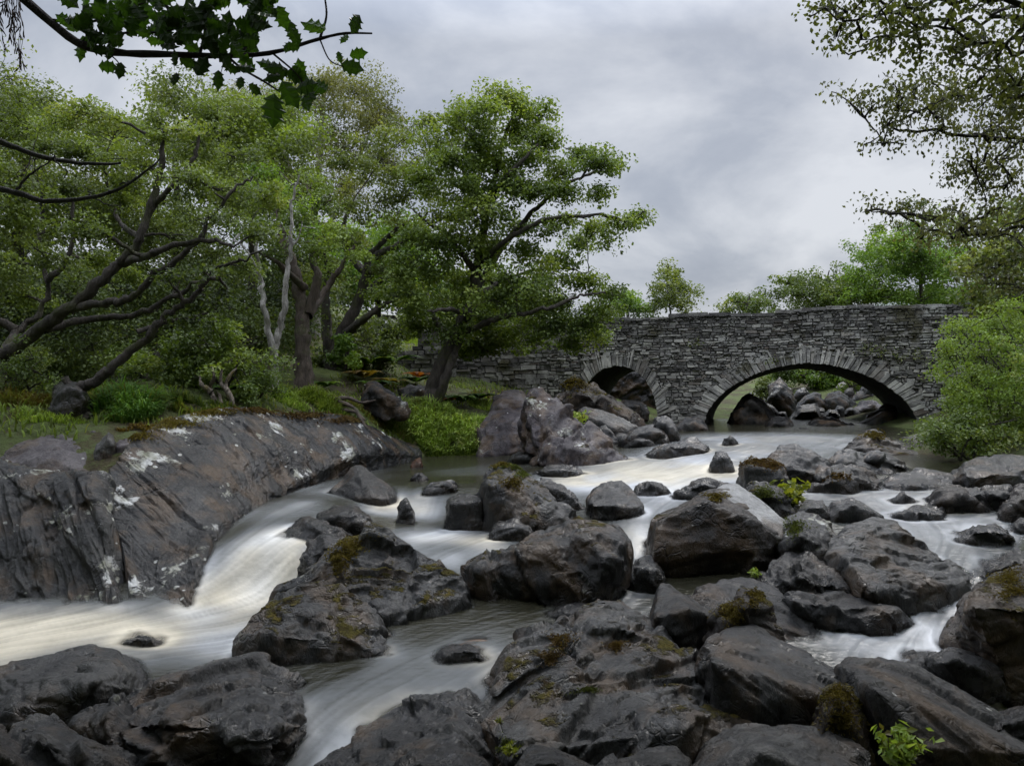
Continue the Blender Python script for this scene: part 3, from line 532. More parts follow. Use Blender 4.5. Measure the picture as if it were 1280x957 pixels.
for i in range(34):
    px = rj.uniform(930, 1125); D = rj.uniform(22.5, 33); zz = float(W((px-640)/F*D, D)) if D < 25 else float(T((px-640)/F*D, D)); py = HZ+(ZC-zz)*F/D-2; w_ = rj.uniform(10, 24); hh = w_*rj.uniform(.5, .9)
    ol = [(px-w_*.5, py), (px-w_*rj.uniform(.3,.5), py-hh*rj.uniform(.5,.9)), (px-w_*.1, py-hh), (px+w_*rj.uniform(.2,.4), py-hh*rj.uniform(.6,1)), (px+w_*.5, py-hh*.2), (px+w_*.3, py+2)]
    rock('rock', 'dark angular rock in the jumble seen through the wide arch', [(ol, D, w_/F*D*.8)], tint=rj.choice(['dark','dark','grey','brown']), wet=.5, amp=.7, group='jumbled rocks beyond the wide arch', vox=.05)
# pebbles in the dark gap below the pale-topped boulder: one source mesh, copied
peb = rock('pebble', 'black wet pebble in the gap below the pale-topped boulder', [([(826,745),(830,736),(838,734),(844,740),(842,748)],6.9,.12)], tint='dark', wet=.9, group='pebbles in the dark gap', cat='pebble')
for i in range(26):
    c = peb.copy(); C.objects.link(c)
    p = P(rng.uniform(826, 888), rng.uniform(718, 752), 0); D = rng.uniform(6.8, 7.6)
    p = P(rng.uniform(828, 890), 0, D); c.location = (p[0], D, float(W(p[0], D))-.12+rng.uniform(-.02, .06))
    c.rotation_euler = tuple(rng.uniform(0, 6, 3)); k = rng.uniform(.6, 1.5); c.scale = (k, k, k*.8)
# ================================================================ water
FOAM = [(900,590,.8,1),(860,575,.8,.9),(820,600,.9,1),(780,585,.7,.85),(760,605,.7,.85),(930,567,.6,.6),(700,600,.7,.6),(715,588,.4,.5),(830,628,.5,.6),(850,610,.6,.7),(690,622,.5,.5),
 (800,665,.35,1),(797,690,.3,1),(790,735,.3,.75),(770,757,.3,.55),(800,640,.4,.8),(960,600,.5,.6),
 (400,612,.5,.55),(350,640,.5,.65),(440,602,.5,.35),(320,670,.4,.65),(300,700,.35,.85),(270,735,.3,.9),(340,680,.35,.9),(350,720,.35,.9),(240,770,.35,1),(150,790,.4,1),(50,800,.45,1),(0,812,.45,1),(0,788,.35,.9),(70,782,.3,.9),(130,778,.3,.9),(-60,810,.5,1),(-60,790,.4,.9),(300,780,.4,.95),(320,750,.3,.95),(220,800,.35,.9),(280,810,.3,.8),(380,628,.3,.6),(360,660,.3,.85),(300,730,.2,.4),
 (500,630,.3,1),(530,640,.35,1),(470,640,.3,.95),(560,668,.4,1),(600,677,.4,1),(520,672,.4,1),(560,700,.3,.9),(430,645,.3,.8),(620,690,.3,.8),(500,690,.3,.8),
 (650,780,.5,.18),(560,835,.6,.28),(500,865,.5,.30),(430,905,.5,.42),(620,840,.3,.3),(480,812,.2,.5),(400,940,.4,.45),(700,760,.2,.15),(610,815,.25,.4),(350,880,.3,.3),
 (1000,612,.6,.5),(1100,622,.8,.55),(1180,650,.8,.55),(1120,660,.6,.6),(1180,690,.6,.65),(1200,622,.5,.45),(1250,660,.6,.5),(1188,745,.25,.9),(1150,790,.45,.85),(1060,802,.45,.6),(1200,802,.4,.7),(1222,772,.2,.8),(1250,862,.35,.75),(1250,832,.2,.7),(1270,890,.3,.7),(1100,812,.3,.6),
 (950,545,.9,.4),(1000,572,.8,.55),(1040,560,.7,.45),(880,548,.7,.4),(560,590,.9,.22),(620,585,.8,.2),(460,590,.6,.4),(1210,555,.4,.3),(1000,546,1.,.5),(1070,550,.9,.5),(900,545,1.,.5),(940,555,.9,.7),(850,560,.8,.8),(1040,590,.5,.5),(980,590,.5,.7),(760,575,.6,.6),(720,605,.6,.7),(700,640,.3,.4),(335,728,.25,1),(310,735,.25,1),(345,700,.2,.9)]
CALM = [(560,600,.5),(580,750,.35),(540,760,.4),(640,760,.4),(390,845,.2),(430,835,.2),(500,590,.5)]
ARR = [(960,540,900,560),(920,560,850,580),(980,575,900,600),(870,560,790,600),(820,590,740,600),(760,590,680,610),(700,600,600,600),(560,585,450,600),(450,600,380,622),(380,622,310,665),(310,660,265,725),(350,640,300,705),(350,680,270,730),
 (270,730,150,785),(150,785,-40,815),(340,745,200,788),(320,775,150,792),(320,800,150,812),(560,608,550,650),(500,612,490,650),(600,655,500,680),(470,660,410,665),(800,622,797,700),(795,700,775,750),(770,760,600,790),(620,785,480,852),(480,850,380,922),(380,920,345,960),(580,830,440,900),
 (1060,600,1000,615),(1040,615,1130,640),(1200,612,1080,620),(1100,625,1180,665),(1250,640,1150,630),(1150,640,1210,690),(1250,660,1205,715),(1200,725,1180,770),(1180,785,1060,802),(1150,800,1240,850),(1215,760,1200,800),(1240,855,1285,900),(850,615,800,640)]
def onW3(px, py): D = onW(px, py); return np.array([(px-640)/F*D, D])
arr = []
for x0, y0, x1, y1 in ARR:
    a, b2 = onW3(x0, y0), onW3(x1, y1); d = b2-a; L = np.linalg.norm(d); arr.append((*((a+b2)/2), *(d/L)))
arr = np.array(arr)
NU, NV = 620, 820
uu = np.linspace(-.92, .78, NU); vv = np.geomspace(3.1, 24, NV)
Vg, Ug = np.meshgrid(vv, uu, indexing='ij'); X = Ug*Vg; Y = Vg.copy()
Z0 = W(X, Y)
def blur(a, k, n=2):
    for _ in range(n):
        for ax in (0, 1):
            p_ = np.pad(a, [(k, k) if i == ax else (0, 0) for i in (0, 1)], mode='edge'); c_ = np.cumsum(p_, axis=ax); z_ = np.zeros_like(np.take(c_, [0], axis=ax)); c_ = np.concatenate([z_, c_], axis=ax)
            a = (np.take(c_, range(2*k+1, c_.shape[ax]), axis=ax)-np.take(c_, range(0, c_.shape[ax]-2*k-1), axis=ax))/(2*k+1)
    return a
Z0 = blur(Z0, 6, 3)
tz = T(X, Y)
def fields(x, y):
    w = 0; vx = 0; vy = 0
    for ax, ay, dx, dy in arr:
        k = 1/(.06+(x-ax)**2+(y-ay)**2)**1.3; w = w+k; vx = vx+k*dx; vy = vy+k*dy
    n = np.hypot(vx, vy)+1e-9; return vx/n, vy/n
VX, VY = fields(X, Y); VX = blur(VX, 9); VY = blur(VY, 9); _n = np.hypot(VX, VY)+1e-9; VX /= _n; VY /= _n
foam = np.zeros_like(X)
for px, py, rr, st in FOAM:
    c = onW3(px, py); rr = rr*.86; foam = 1-(1-foam)*(1-.62*st*np.exp(-((X-c[0])**2+((Y-c[1])*.8)**2)/rr**2*.8))
foam = np.clip(foam, 0, 1)
for px, py, rr in CALM:
    c = onW3(px, py); foam *= 1-.8*np.exp(-((X-c[0])**2+(Y-c[1])**2)/rr**2)
# silky streaks: noise averaged along the current
def idx(x, y):
    fi = np.log(np.clip(y, 3.11, 23.9)/3.1)/math.log(24/3.1)*(NV-1); fj = (np.clip(x/np.maximum(y, .1), -.919, .779)+.92)/1.70*(NU-1)
    return fi.astype(int), fj.astype(int)
lic = np.zeros_like(X); lic2 = np.zeros_like(X)
for sg in (1, -1):
    x = X.copy(); y = Y.copy()
    for k in range(16):
        i, j = idx(x, y); st = .05*sg*np.clip(Y/7, .8, 2.4)
        x = x+VX[i, j]*st; y = y+VY[i, j]*st
        lic += vn2(x*26, y*26); lic2 += vn2(x*9+50, y*9)
lic = (lic/32-.5)*4.5; lic2 = (lic2/32-.5)*3.2
big = fbm(np.stack([X.ravel()*1.1, Y.ravel()*.6, 0*X.ravel()], 1), 2).reshape(X.shape)-.5
streak = np.clip(.5+lic*.35*np.clip(9/Y, .5, 1.2)+lic2*.45, 0, 1)
fs = sst(.0, 1., foam)
Zw = Z0+(lic2*.022+lic*.008)*(.15+fs)*np.clip(9/Y, .5, 1.2)+big*.05*(.12+fs)+(fbm(np.stack([X.ravel()*1.5+3, Y.ravel()*2.2, 0*X.ravel()], 1), 3).reshape(X.shape)-.5)*.16*fs*sst(10, 13, Y)
# distance to the nearest stone or bank
av = []; af = []; n0 = 0
for v_, f_ in ALLROCK:
    av.append(v_); af.append(f_+n0); n0 += len(v_)
av = np.vstack(av); af = np.vstack(af)
TB = BVHTree.FromPolygons(av.tolist(), af.tolist())
vis = (Zw > tz-.1)
vis &= ~((Y > 8.5)&(Y < 18.)&(X < np.interp(Y, [8.3,9.2,10,10.8,11.8,12.8,14,15.2,16.3,18], [-4.4,-4.7,-4.7,-4.5,-4.2,-3.7,-3.2,-2.8,-2.2,-2.2])+.3))
dist = np.full(X.size, .4); P3 = np.stack([X, Y, Zw], -1).reshape(-1, 3)
P3l = P3.tolist()
for i in np.nonzero(vis.ravel())[0]:
    h = TB.find_nearest(P3l[i], .3)
    if h[3] is not None: dist[i] = h[3]
dist = dist.reshape(X.shape)
edge = 1-sst(.0, .16, dist)
moving = sst(.1, .5, foam)
foam2 = np.clip(foam+edge*(.05+.20*moving), 0, 1)
alpha = sst(.0, .05, dist)*.72+.28
dep = Zw-tz; alpha *= sst(-.02, .12, dep)*.8+.2
ff = grid_faces(NV, NU); keep = vis.ravel()[ff].any(1); ff = ff[keep]
used = np.zeros(X.size, bool); used[ff.ravel()] = True; mp = np.cumsum(used)-1
tint = fbm(np.stack([X.ravel()*.9+4, Y.ravel()*.9, 0*X.ravel()], 1), 3).reshape(X.shape)
lt = np.exp(-((X+3.4)**2+(Y-6.4)**2)/3.5)*.28
tint = np.clip(tint+lt+np.exp(-((X-3.)**2+(Y-14)**2)/9)*.12, 0, 1)
mat = bpy.data.materials.new('stream_water'); s = NT(mat)
fo = s.attr('foam'); stk = s.attr('streak'); al = s.attr('alpha'); ti = s.attr('tint'); oc = s.coord()
f1 = s.m('ADD', fo, s.m('MULTIPLY', s.m('SUBTRACT', stk, .55), s.m('MULTIPLY_ADD', fo, .7, .10)))
f1 = s.m('ADD', f1, s.m('MULTIPLY', s.m('SUBTRACT', s.noise(oc, 2.2, 3, .5), .5), s.m('MULTIPLY', fo, .5)))
f1 = s.mr(f1, .06, 1.12, 0, 1)
deepc = s.mix(s.noise(oc, .8, 3), (.016,.016,.010), (.040,.038,.024))
fcol = s.mix(s.mr(ti, .50, .72, 0, .8), (.68,.70,.73), (.66,.58,.42))
fcol = s.mix(s.mr(fo, .35, .8, 0, 1), (.30,.32,.345), fcol)
w = s.n('ShaderNodeBsdfPrincipled', _Base_Color=deepc, _Roughness=.10, _IOR=1.33, _Normal=s.bump(s.m('ADD', s.noise(s.mapn(oc, (1, 2.4, 1)), 5, 5, .6), s.m('MULTIPLY', stk, .6)), .035, .7)).outputs[0]
fb = s.pbr(Base_Color=fcol, Roughness=.55, Specular_IOR_Level=.3, Subsurface_Weight=0., Normal=s.bump(s.m('ADD', s.noise(oc, 9, 4), stk), .02, .5))
sh = s.n('ShaderNodeMixShader', _0=f1, _1=w, _2=fb).outputs[0]
tr = s.n('ShaderNodeBsdfTransparent').outputs[0]
sh = s.n('ShaderNodeMixShader', _0=al, _1=tr, _2=sh).outputs[0]; s.out(sh)
u = used
o = mk('water', P3[u], mp[ff], mat, attrs={'foam': ('POINT', foam2.ravel()[u]), 'streak': ('POINT', streak.ravel()[u]), 'alpha': ('POINT', alpha.ravel()[u]), 'tint': ('POINT', tint.ravel()[u])})
tag(o, kind='structure')

# ================================================================ bridge
tA = math.tan(math.radians(18)); D0 = 22.5
E = np.array([math.cos(math.radians(18)), -math.sin(math.radians(18)), 0]); NB = np.array([-E[1], E[0], 0]); O = np.array([7.78, 19.97, 0])
UP = np.array([0, 0, 1.])
def B(s_, z, t=0.):     # face coordinates -> world; t = depth behind the face
    return O+E*s_+NB*t+UP*z
A1 = dict(c=-.11, a=2.6, z=1.55, h=1.62, p=1.78); A2 = dict(c=-5.08, a=1.12, z=1.75, h=1.42, p=2.)
def arch_z(A, s_, g=0.):
    x = np.abs(s_-A['c'])/(A['a']+g); return np.where(x < 1, A['z']+(A['h']+g)*np.power(np.clip(1-x**A['p'], 0, 1), 1/A['p']), -9)
def mortar_mat(name, lo, hi, sc=6):
    mat = bpy.data.materials.new(name); s = NT(mat); n = s.noise(s.coord(), sc, 7, .7)
    s.out(s.pbr(Base_Color=s.ramp(n, [(.35, lo), (.65, hi)]), Roughness=.9, Normal=s.bump(n, .06, 1.))); return mat
def stone_mat(name, dark=0., warm=0., base=((.045,.043,.041), (.17,.165,.157), (.37,.36,.335), (.66,.64,.58))):
    mat = bpy.data.materials.new(name); s = NT(mat); v = s.attr('v'); oc = s.coord()
    n = s.noise(oc, 5, 6, .65); n2 = s.noise(s.mapn(oc, (1, 1, 3)), 22, 6, .7)
    z = s.n('ShaderNodeSeparateXYZ', _0=oc).outputs[2]
    k = s.m('ADD', s.m('MULTIPLY', v, .62), s.m('MULTIPLY', s.mr(s.m('ADD', n, s.m('MULTIPLY', n2, .6)), .6, 1.), .38))
    c = s.ramp(k, [(.12, base[0]), (.38, base[1]), (.62, base[2]), (.93, base[3])])
    c = s.mix(s.m('MULTIPLY', s.mr(s.attr('w'), .75, 1., 0, 1), .5), c, (.15,.11,.08))
    # black damp growth under the parapet top (stain follows the stone, not the light)
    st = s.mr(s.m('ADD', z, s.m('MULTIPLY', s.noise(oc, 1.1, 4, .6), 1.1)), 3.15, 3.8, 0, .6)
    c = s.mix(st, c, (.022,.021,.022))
    lg = s.mr(s.m('ADD', s.noise(oc, 1.6, 3), s.m('MULTIPLY', s.noise(oc, 17, 5, .7), .5)), .86, .90, 0, .7)
    c = s.mix(lg, c, (.42,.42,.40))
    if dark: c = s.mix(dark, c, (.035,.03,.025))
    mg = s.mr(s.m('ADD', s.noise(oc, .9, 4, .6), s.m('MULTIPLY', n2, .25)), .74, .80, 0, .8)
    c = s.mix(mg, c, (.06,.055,.02))
    s.out(s.pbr(Base_Color=c, Roughness=.8, Normal=s.bump(s.m('ADD', n, s.m('MULTIPLY', n2, .7)), .035, 1.))); return mat
def block(V, Fc, A, Wt, p00, p10, p11, p01, out, ins, rv, rw):
    """a chamfered stone: four back corners on the wall, four inset front corners"""
    n0 = len(V)*8
    bk = [p00, p10, p11, p01]; c = sum(bk)/4
    fr = [q+(c-q)/max(np.linalg.norm(c-q), .01)*ins+out for q in bk]
    V.append(bk+fr)
    Fc += [(n0+4, n0+5, n0+6, n0+7)]+[(n0+i, n0+(i+1)%4, n0+4+(i+1)%4, n0+4+i) for i in range(4)]
    A += [rv]*5; Wt += [rw]*5
def top_z(s_):
    return 4.50+.07*sst(.0, 1, np.asarray(s_+1.2)/.3)+.03*np.sin(s_*1.7)-.14*sst(-6, -10.5, np.asarray(s_, float))
def rubble(s0, s1, zfun, skip, t=0., sgn=-1, hmin=.035, hmax=.115, wmin=.08, wmax=.34, shift=0.):
    V = []; Fc = []; A = []; Wt = []; z = .9
    R = np.random.default_rng(int(abs(s0*10))+3)
    zt = float(max(zfun(s0), zfun(s1)))+.1
    while z < zt:
        h = R.uniform(hmin, hmax)*(1.15 if R.random() < .15 else 1); s_ = s0+R.uniform(0, .2); band = R.normal(0, .10)
        while s_ < s1:
            w = R.uniform(wmin, wmax)*(.5+h*5)*(.5 if R.random() < .3 else 1); sm = s_+w/2; zm = z+h/2
            if zm+h*.3 < float(zfun(sm)) and not skip(sm, zm, w/2, h/2):
                j = lambda: R.normal(0, .010)
                wv = .05*math.sin(sm*.8)+.03*math.sin(sm*2.3+1)
                ps = [B(s_+.008+j(), z+wv+.006+j(), t), B(s_+w-.008+j(), z+wv+.006+j(), t), B(s_+w-.008+j(), z+wv+h-.006+j(), t), B(s_+.008+j(), z+wv+h-.006+j(), t)]
                parts_ = [(0., 1.)] if R.random() > .38 or h < .06 else ([(0., .48), (.52, 1.)] if R.random() < .6 else [(0., R.uniform(.6, .95))])
                for f0, f1_ in parts_:
                    e = [ps[0]+(ps[3]-ps[0])*f0, ps[1]+(ps[2]-ps[1])*f0, ps[1]+(ps[2]-ps[1])*f1_, ps[0]+(ps[3]-ps[0])*f1_]
                    block(V, Fc, A, Wt, *e, NB*sgn*(.015+abs(R.normal(0, .025))), R.uniform(.006, .022), float(np.clip(R.beta(1.6, 2.0)+band, 0, 1)), R.random())
            s_ += w
        z += h
    return V, Fc, A, Wt
def skip(sm, zm, hw, hh):
    for A in (A1, A2):
        for k in (-1, 0, 1):
            if zm-hh*.2 < float(arch_z(A, sm+k*hw*.8, .20)) : return True
    return False
SL, SR = -11.2, 8.0
zc = 2.6
bridge = empty('stone_bridge', tuple(B(-2.5, 1.3, 1.8)), 'old grey rubble-stone bridge with one wide and one small arch over the stream', 'bridge')
BL = np.array(bridge.location)
def mkb(name, v, f, mat, smooth=False, attrs=None, parent=bridge):
    return mk(name, np.asarray(v, float).reshape(-1, 3)-BL, f, mat, parent, smooth, attrs)
stone = stone_mat('bridge_stone'); stoneL = stone_mat('bridge_wall_stone', .35); mort = mortar_mat('mortar', (.035,.033,.031), (.13,.125,.118))
TB_ = 4.2
ss = np.unique(np.concatenate([np.arange(SL, SR, .1), A1['c']+np.cos(np.linspace(0, np.pi, 90))*A1['a'], A2['c']+np.cos(np.linspace(0, np.pi, 50))*A2['a']]))
bot = np.maximum(np.maximum(arch_z(A1, ss), arch_z(A2, ss)), .5); bot = np.where((np.abs(ss-A1['c']) < A1['a']+1e-6) | (np.abs(ss-A2['c']) < A2['a']+1e-6), bot, .5)
V = []; Fc = []
tops = [float(top_z(a)) for a in ss]
def quad(a, b_, c, d):
    n = len(V); V.extend([a, b_, c, d]); Fc.append((n, n+1, n+2, n+3))
for i in range(len(ss)-1):
    a, b_ = ss[i], ss[i+1]; 
    ja, jb = (bot[i], bot[i+1])
    if ja <= .51 and jb > .6: jb = .5
    elif jb <= .51 and ja > .6: ja = .5
    quad(B(a, ja), B(b_, jb), B(b_, tops[i+1]-.05), B(a, tops[i]-.05))
    quad(B(a, ja, TB_), B(b_, jb, TB_), B(b_, tops[i+1]-.05, TB_), B(a, tops[i]-.05, TB_))
    quad(B(a, tops[i]-.05), B(b_, tops[i+1]-.05), B(b_, tops[i+1]-.05, .42), B(a, tops[i]-.05, .42))
    quad(B(a, tops[i]-.05, TB_-.42), B(b_, tops[i+1]-.05, TB_-.42), B(b_, tops[i+1]-.05, TB_), B(a, tops[i]-.05, TB_))
    quad(B(a, 3.65, .42), B(b_, 3.65, .42), B(b_, tops[i+1]-.05, .42), B(a, tops[i]-.05, .42))
    quad(B(a, 3.65, TB_-.42), B(b_, 3.65, TB_-.42), B(b_, tops[i+1]-.05, TB_-.42), B(a, tops[i]-.05, TB_-.42))
for e in (SL, ss[-1]): quad(B(e, .5), B(e, .5, TB_), B(e, 4.3, TB_), B(e, 4.3))
mkb('wall_core', V, Fc, mort)
mkb('road_deck', [B(SL, 3.68, .4), B(SR, 3.68, .4), B(SR, 3.68, TB_-.4), B(SL, 3.68, TB_-.4)], [(0, 1, 2, 3)], mortar_mat('road', (.045,.045,.045), (.07,.07,.068), 30))
for t_, sg, nm in ((0., -1, 'rubble_facing'), (TB_, 1, 'rubble_facing')):
    V, Fc, A, Wt = rubble(-7.2, SR, top_z, skip, t_, sg)
    mkb(nm, V, Fc, stone, attrs={'v': ('FACE', A), 'w': ('FACE', Wt)})
V, Fc, A, Wt = rubble(SL, -7.2, top_z, skip, 0., -1, .06, .17, .15, .45); mkb('wing_wall_facing', V, Fc, stoneL, attrs={'v': ('FACE', A), 'w': ('FACE', Wt)})
for AR, wv, nm, zb in ((A1, .41, 'wide_arch_ring', 1.1), (A2, .42, 'small_arch_ring', 1.2)):
    R = np.random.default_rng(5 if nm[0] == 'w' else 6); V = []; Fc = []; A = []; Wt = []
    n = 900; sx = AR['c']-AR['a']*np.cos(np.linspace(0, np.pi, n)); szz = arch_z(AR, sx); szz[0] = szz[-1] = AR['z']
    pts = np.stack([sx, szz], 1); L = np.concatenate([[0], np.cumsum(np.linalg.norm(np.diff(pts, axis=0), axis=1))]); a = 0.
    cen = np.array([AR['c'], AR['z']-.35*AR['h']])
    while a < L[-1]-.03:
        b_ = min(a+R.uniform(.04, .14), L[-1]); pa = np.array([np.interp(a+.006, L, pts[:,0]), np.interp(a+.006, L, pts[:,1])]); pb = np.array([np.interp(b_-.006, L, pts[:,0]), np.interp(b_-.006, L, pts[:,1])])
        da = (pa-cen)/np.linalg.norm(pa-cen); db = (pb-cen)/np.linalg.norm(pb-cen); tw_ = R.normal(0, .05); da = da+np.array([tw_, 0]); db = db+np.array([tw_, 0]); ww = wv*R.uniform(.62, 1.3)
        q = [pa-da*R.uniform(0, .03), pb-db*R.uniform(0, .03), pb+db*ww*R.uniform(.95, 1.05), pa+da*ww]
        block(V, Fc, A, Wt, *[B(x[0], x[1]) for x in q], -NB*R.uniform(.02, .065), R.uniform(.006, .015), float(np.clip(R.normal(.62, .24), .05, 1)), R.random()); a = b_
    mkb(nm, V, Fc, stone, attrs={'v': ('FACE', A), 'w': ('FACE', Wt)})
    # the barrel: rough radial slates right through the bridge
    V = []; Fc = []; nb = 30; tt = np.linspace(-.02, TB_+.02, nb); m_ = 160; si = AR['c']-AR['a']*np.cos(np.linspace(0, np.pi, m_)); zi = arch_z(AR, si); zi[0] = zi[-1] = AR['z']-.9; si[0] = si[1]-.002; si[-1] = si[-2]+.002
    zi = np.where(zi < AR['z'], AR['z']-.9, zi)
    G = np.array([[B(si[k]+(si[k]-AR['c'])*.0, zi[k], t_) for k in range(m_)] for t_ in tt]); jit = vnoise(G.reshape(-1, 3)*np.array([9, 3, 9]))[:,None]-.5
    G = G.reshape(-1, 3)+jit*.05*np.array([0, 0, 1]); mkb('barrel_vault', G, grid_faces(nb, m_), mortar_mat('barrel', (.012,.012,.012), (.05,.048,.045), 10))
# coping: rough flat slates along both parapets
for t0 in (-.04, TB_-.46):
    V = []; Fc = []; A = []; Wt = []; s_ = SL; R = np.random.default_rng(8)
    while s_ < SR:
        w = R.uniform(.18, .6); h = R.uniform(.05, .10); z = float(top_z(s_+w/2))-.05+R.uniform(-.012, .012)
        p = [B(s_+.006, z, t0+R.uniform(-.02, .02)), B(s_+w-.006, z+R.normal(0, .006), t0+R.uniform(-.02, .02)), B(s_+w-.006, z, t0+.5), B(s_+.006, z, t0+.5)]
        block(V, Fc, A, Wt, *p, UP*h, .012, R.uniform(.1, .75), R.random()*.9); s_ += w
    mkb('coping', V, Fc, stone, attrs={'v': ('FACE', A), 'w': ('FACE', Wt)})

# ruined dry-stone wall running off the left end of the bridge, and its tumbled stones
rw_loc = P(520, 462, 22.6); V = []; Fc = []; A = []; Wt = []; R = np.random.default_rng(12)
for row in range(14):
    z = rw_loc[2]-.75+row*.13; x = -4.2+row*.02
    while x < -2.0:
        w = R.uniform(.2, .55); 
        if row < 13-2.6*max(0, -2.6-x)*1.6:
            y = 22.0-.25*(x+2)+R.uniform(-.06, .06)+row*.03
            p = [np.array([x, y, z]), np.array([x+w-.02, y, z+R.uniform(-.02, .02)]), np.array([x+w-.02, y, z+.12]), np.array([x, y, z+.12])]
            block(V, Fc, A, Wt, *p, np.array([0, -R.uniform(.25, .4), 0]), R.uniform(.01, .03), R.uniform(0, .7), R.random()*.8)
        x += w
o = mk('dry_stone_wall', np.array(V).reshape(-1, 3), Fc, stoneL, smooth=False, attrs={'v': ('FACE', A), 'w': ('FACE', Wt)}, loc=rw_loc)
tag(o, 'low dark ruined dry-stone wall behind the ferns, running into the left end of the bridge', 'wall')
# ================================================================ vegetation
def tubes(paths, sides=6):
    """paths: list of (pts (n,3), radii (n,)) -> verts, faces"""
    V = []; Fc = []; n0 = 0
    for pts, rad in paths:
        pts = np.asarray(pts, float); n = len(pts); d = np.gradient(pts, axis=0); d /= np.linalg.norm(d, axis=1, keepdims=True)+1e-9
        ref = np.array([.3, 1, .2]) if abs(d[0,1]) < .8 else np.array([1, .1, .3])
        a = np.cross(d, ref); a /= np.linalg.norm(a, axis=1, keepdims=True)+1e-9; b_ = np.cross(d, a)
        th = np.arange(sides)/sides*2*np.pi
        ring = pts[:,None]+np.asarray(rad)[:,None,None]*(a[:,None]*np.cos(th)[None,:,None]+b_[:,None]*np.sin(th)[None,:,None])
        V.append(ring.reshape(-1, 3)); i = np.arange(n-1)[:,None]*sides+np.arange(sides)[None]; j = np.arange(n-1)[:,None]*sides+(np.arange(sides)[None]+1)%sides
        Fc.append(np.stack([i, j, j+sides, i+sides], -1).reshape(-1, 4)+n0); n0 += n*sides
    return np.vstack(V), np.vstack(Fc)
def wig(a, b_, n, amp, R, sag=0.):
    t = np.linspace(0, 1, n)[:,None]; L = np.linalg.norm(b_-a); p = a+(b_-a)*t; k = R.normal(0, 1, (n, 3)); k = np.cumsum(k, 0)*.35; k -= k[0]*(1-t)+k[-1]*t
    p = p+k*amp*L/math.sqrt(n)+np.array([0, 0, 1])*sag*L*(t*(1-t))*4; return p
def leaves(cen, size, R, up=.5, asp=.62, droop=0., out=None):
    """one folded four-sided leaf per centre"""
    n = len(cen); nrm = R.normal(0, 1, (n, 3)); nrm[:,2] = np.abs(nrm[:,2])*.6+up
    if out is not None: nrm += out
    nrm /= np.linalg.norm(nrm, axis=1, keepdims=True); r_ = R.normal(0, 1, (n, 3)); r_[:,2] -= droop*2; u = np.cross(nrm, r_); 
    u = r_-nrm*(r_*nrm).sum(1, keepdims=True); u /= np.linalg.norm(u, axis=1, keepdims=True)+1e-9; w_ = np.cross(nrm, u)
    s_ = (size*R.uniform(.65, 1.3, n))[:,None]
    v = np.stack([cen-u*s_*.5, cen+w_*s_*asp*.5+nrm*s_*.08+u*s_*.05, cen+u*s_*.5, cen-w_*s_*asp*.5+nrm*s_*.08+u*s_*.05], 1).reshape(-1, 3)
    f = np.arange(n*4).reshape(-1, 4); return v, f
GREEN = ((.045,.065,.020), (.10,.15,.035), (.185,.25,.055), (.31,.36,.09))
OLIVE = ((.045,.062,.024), (.10,.135,.042), (.18,.22,.065), (.29,.31,.11))
PALE = ((.06,.075,.03), (.12,.135,.055), (.19,.195,.085), (.29,.28,.14))
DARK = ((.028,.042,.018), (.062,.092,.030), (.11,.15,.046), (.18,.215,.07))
BRIGHT = ((.05,.09,.018), (.10,.18,.03), (.17,.27,.045), (.27,.36,.07))
OAKB = bark_mat((.016,.013,.011), (.070,.058,.048)); BIRB = bark_mat((.10,.09,.08), (.48,.46,.43), (.12,.12,.08)); BRNB = bark_mat((.035,.026,.02), (.13,.10,.08))
PM = 1.7
def mkc(parent, name, v, f, mat, smooth=True, attrs=None): return mk(name, v-np.array(parent.location), f, mat, parent, smooth, attrs)

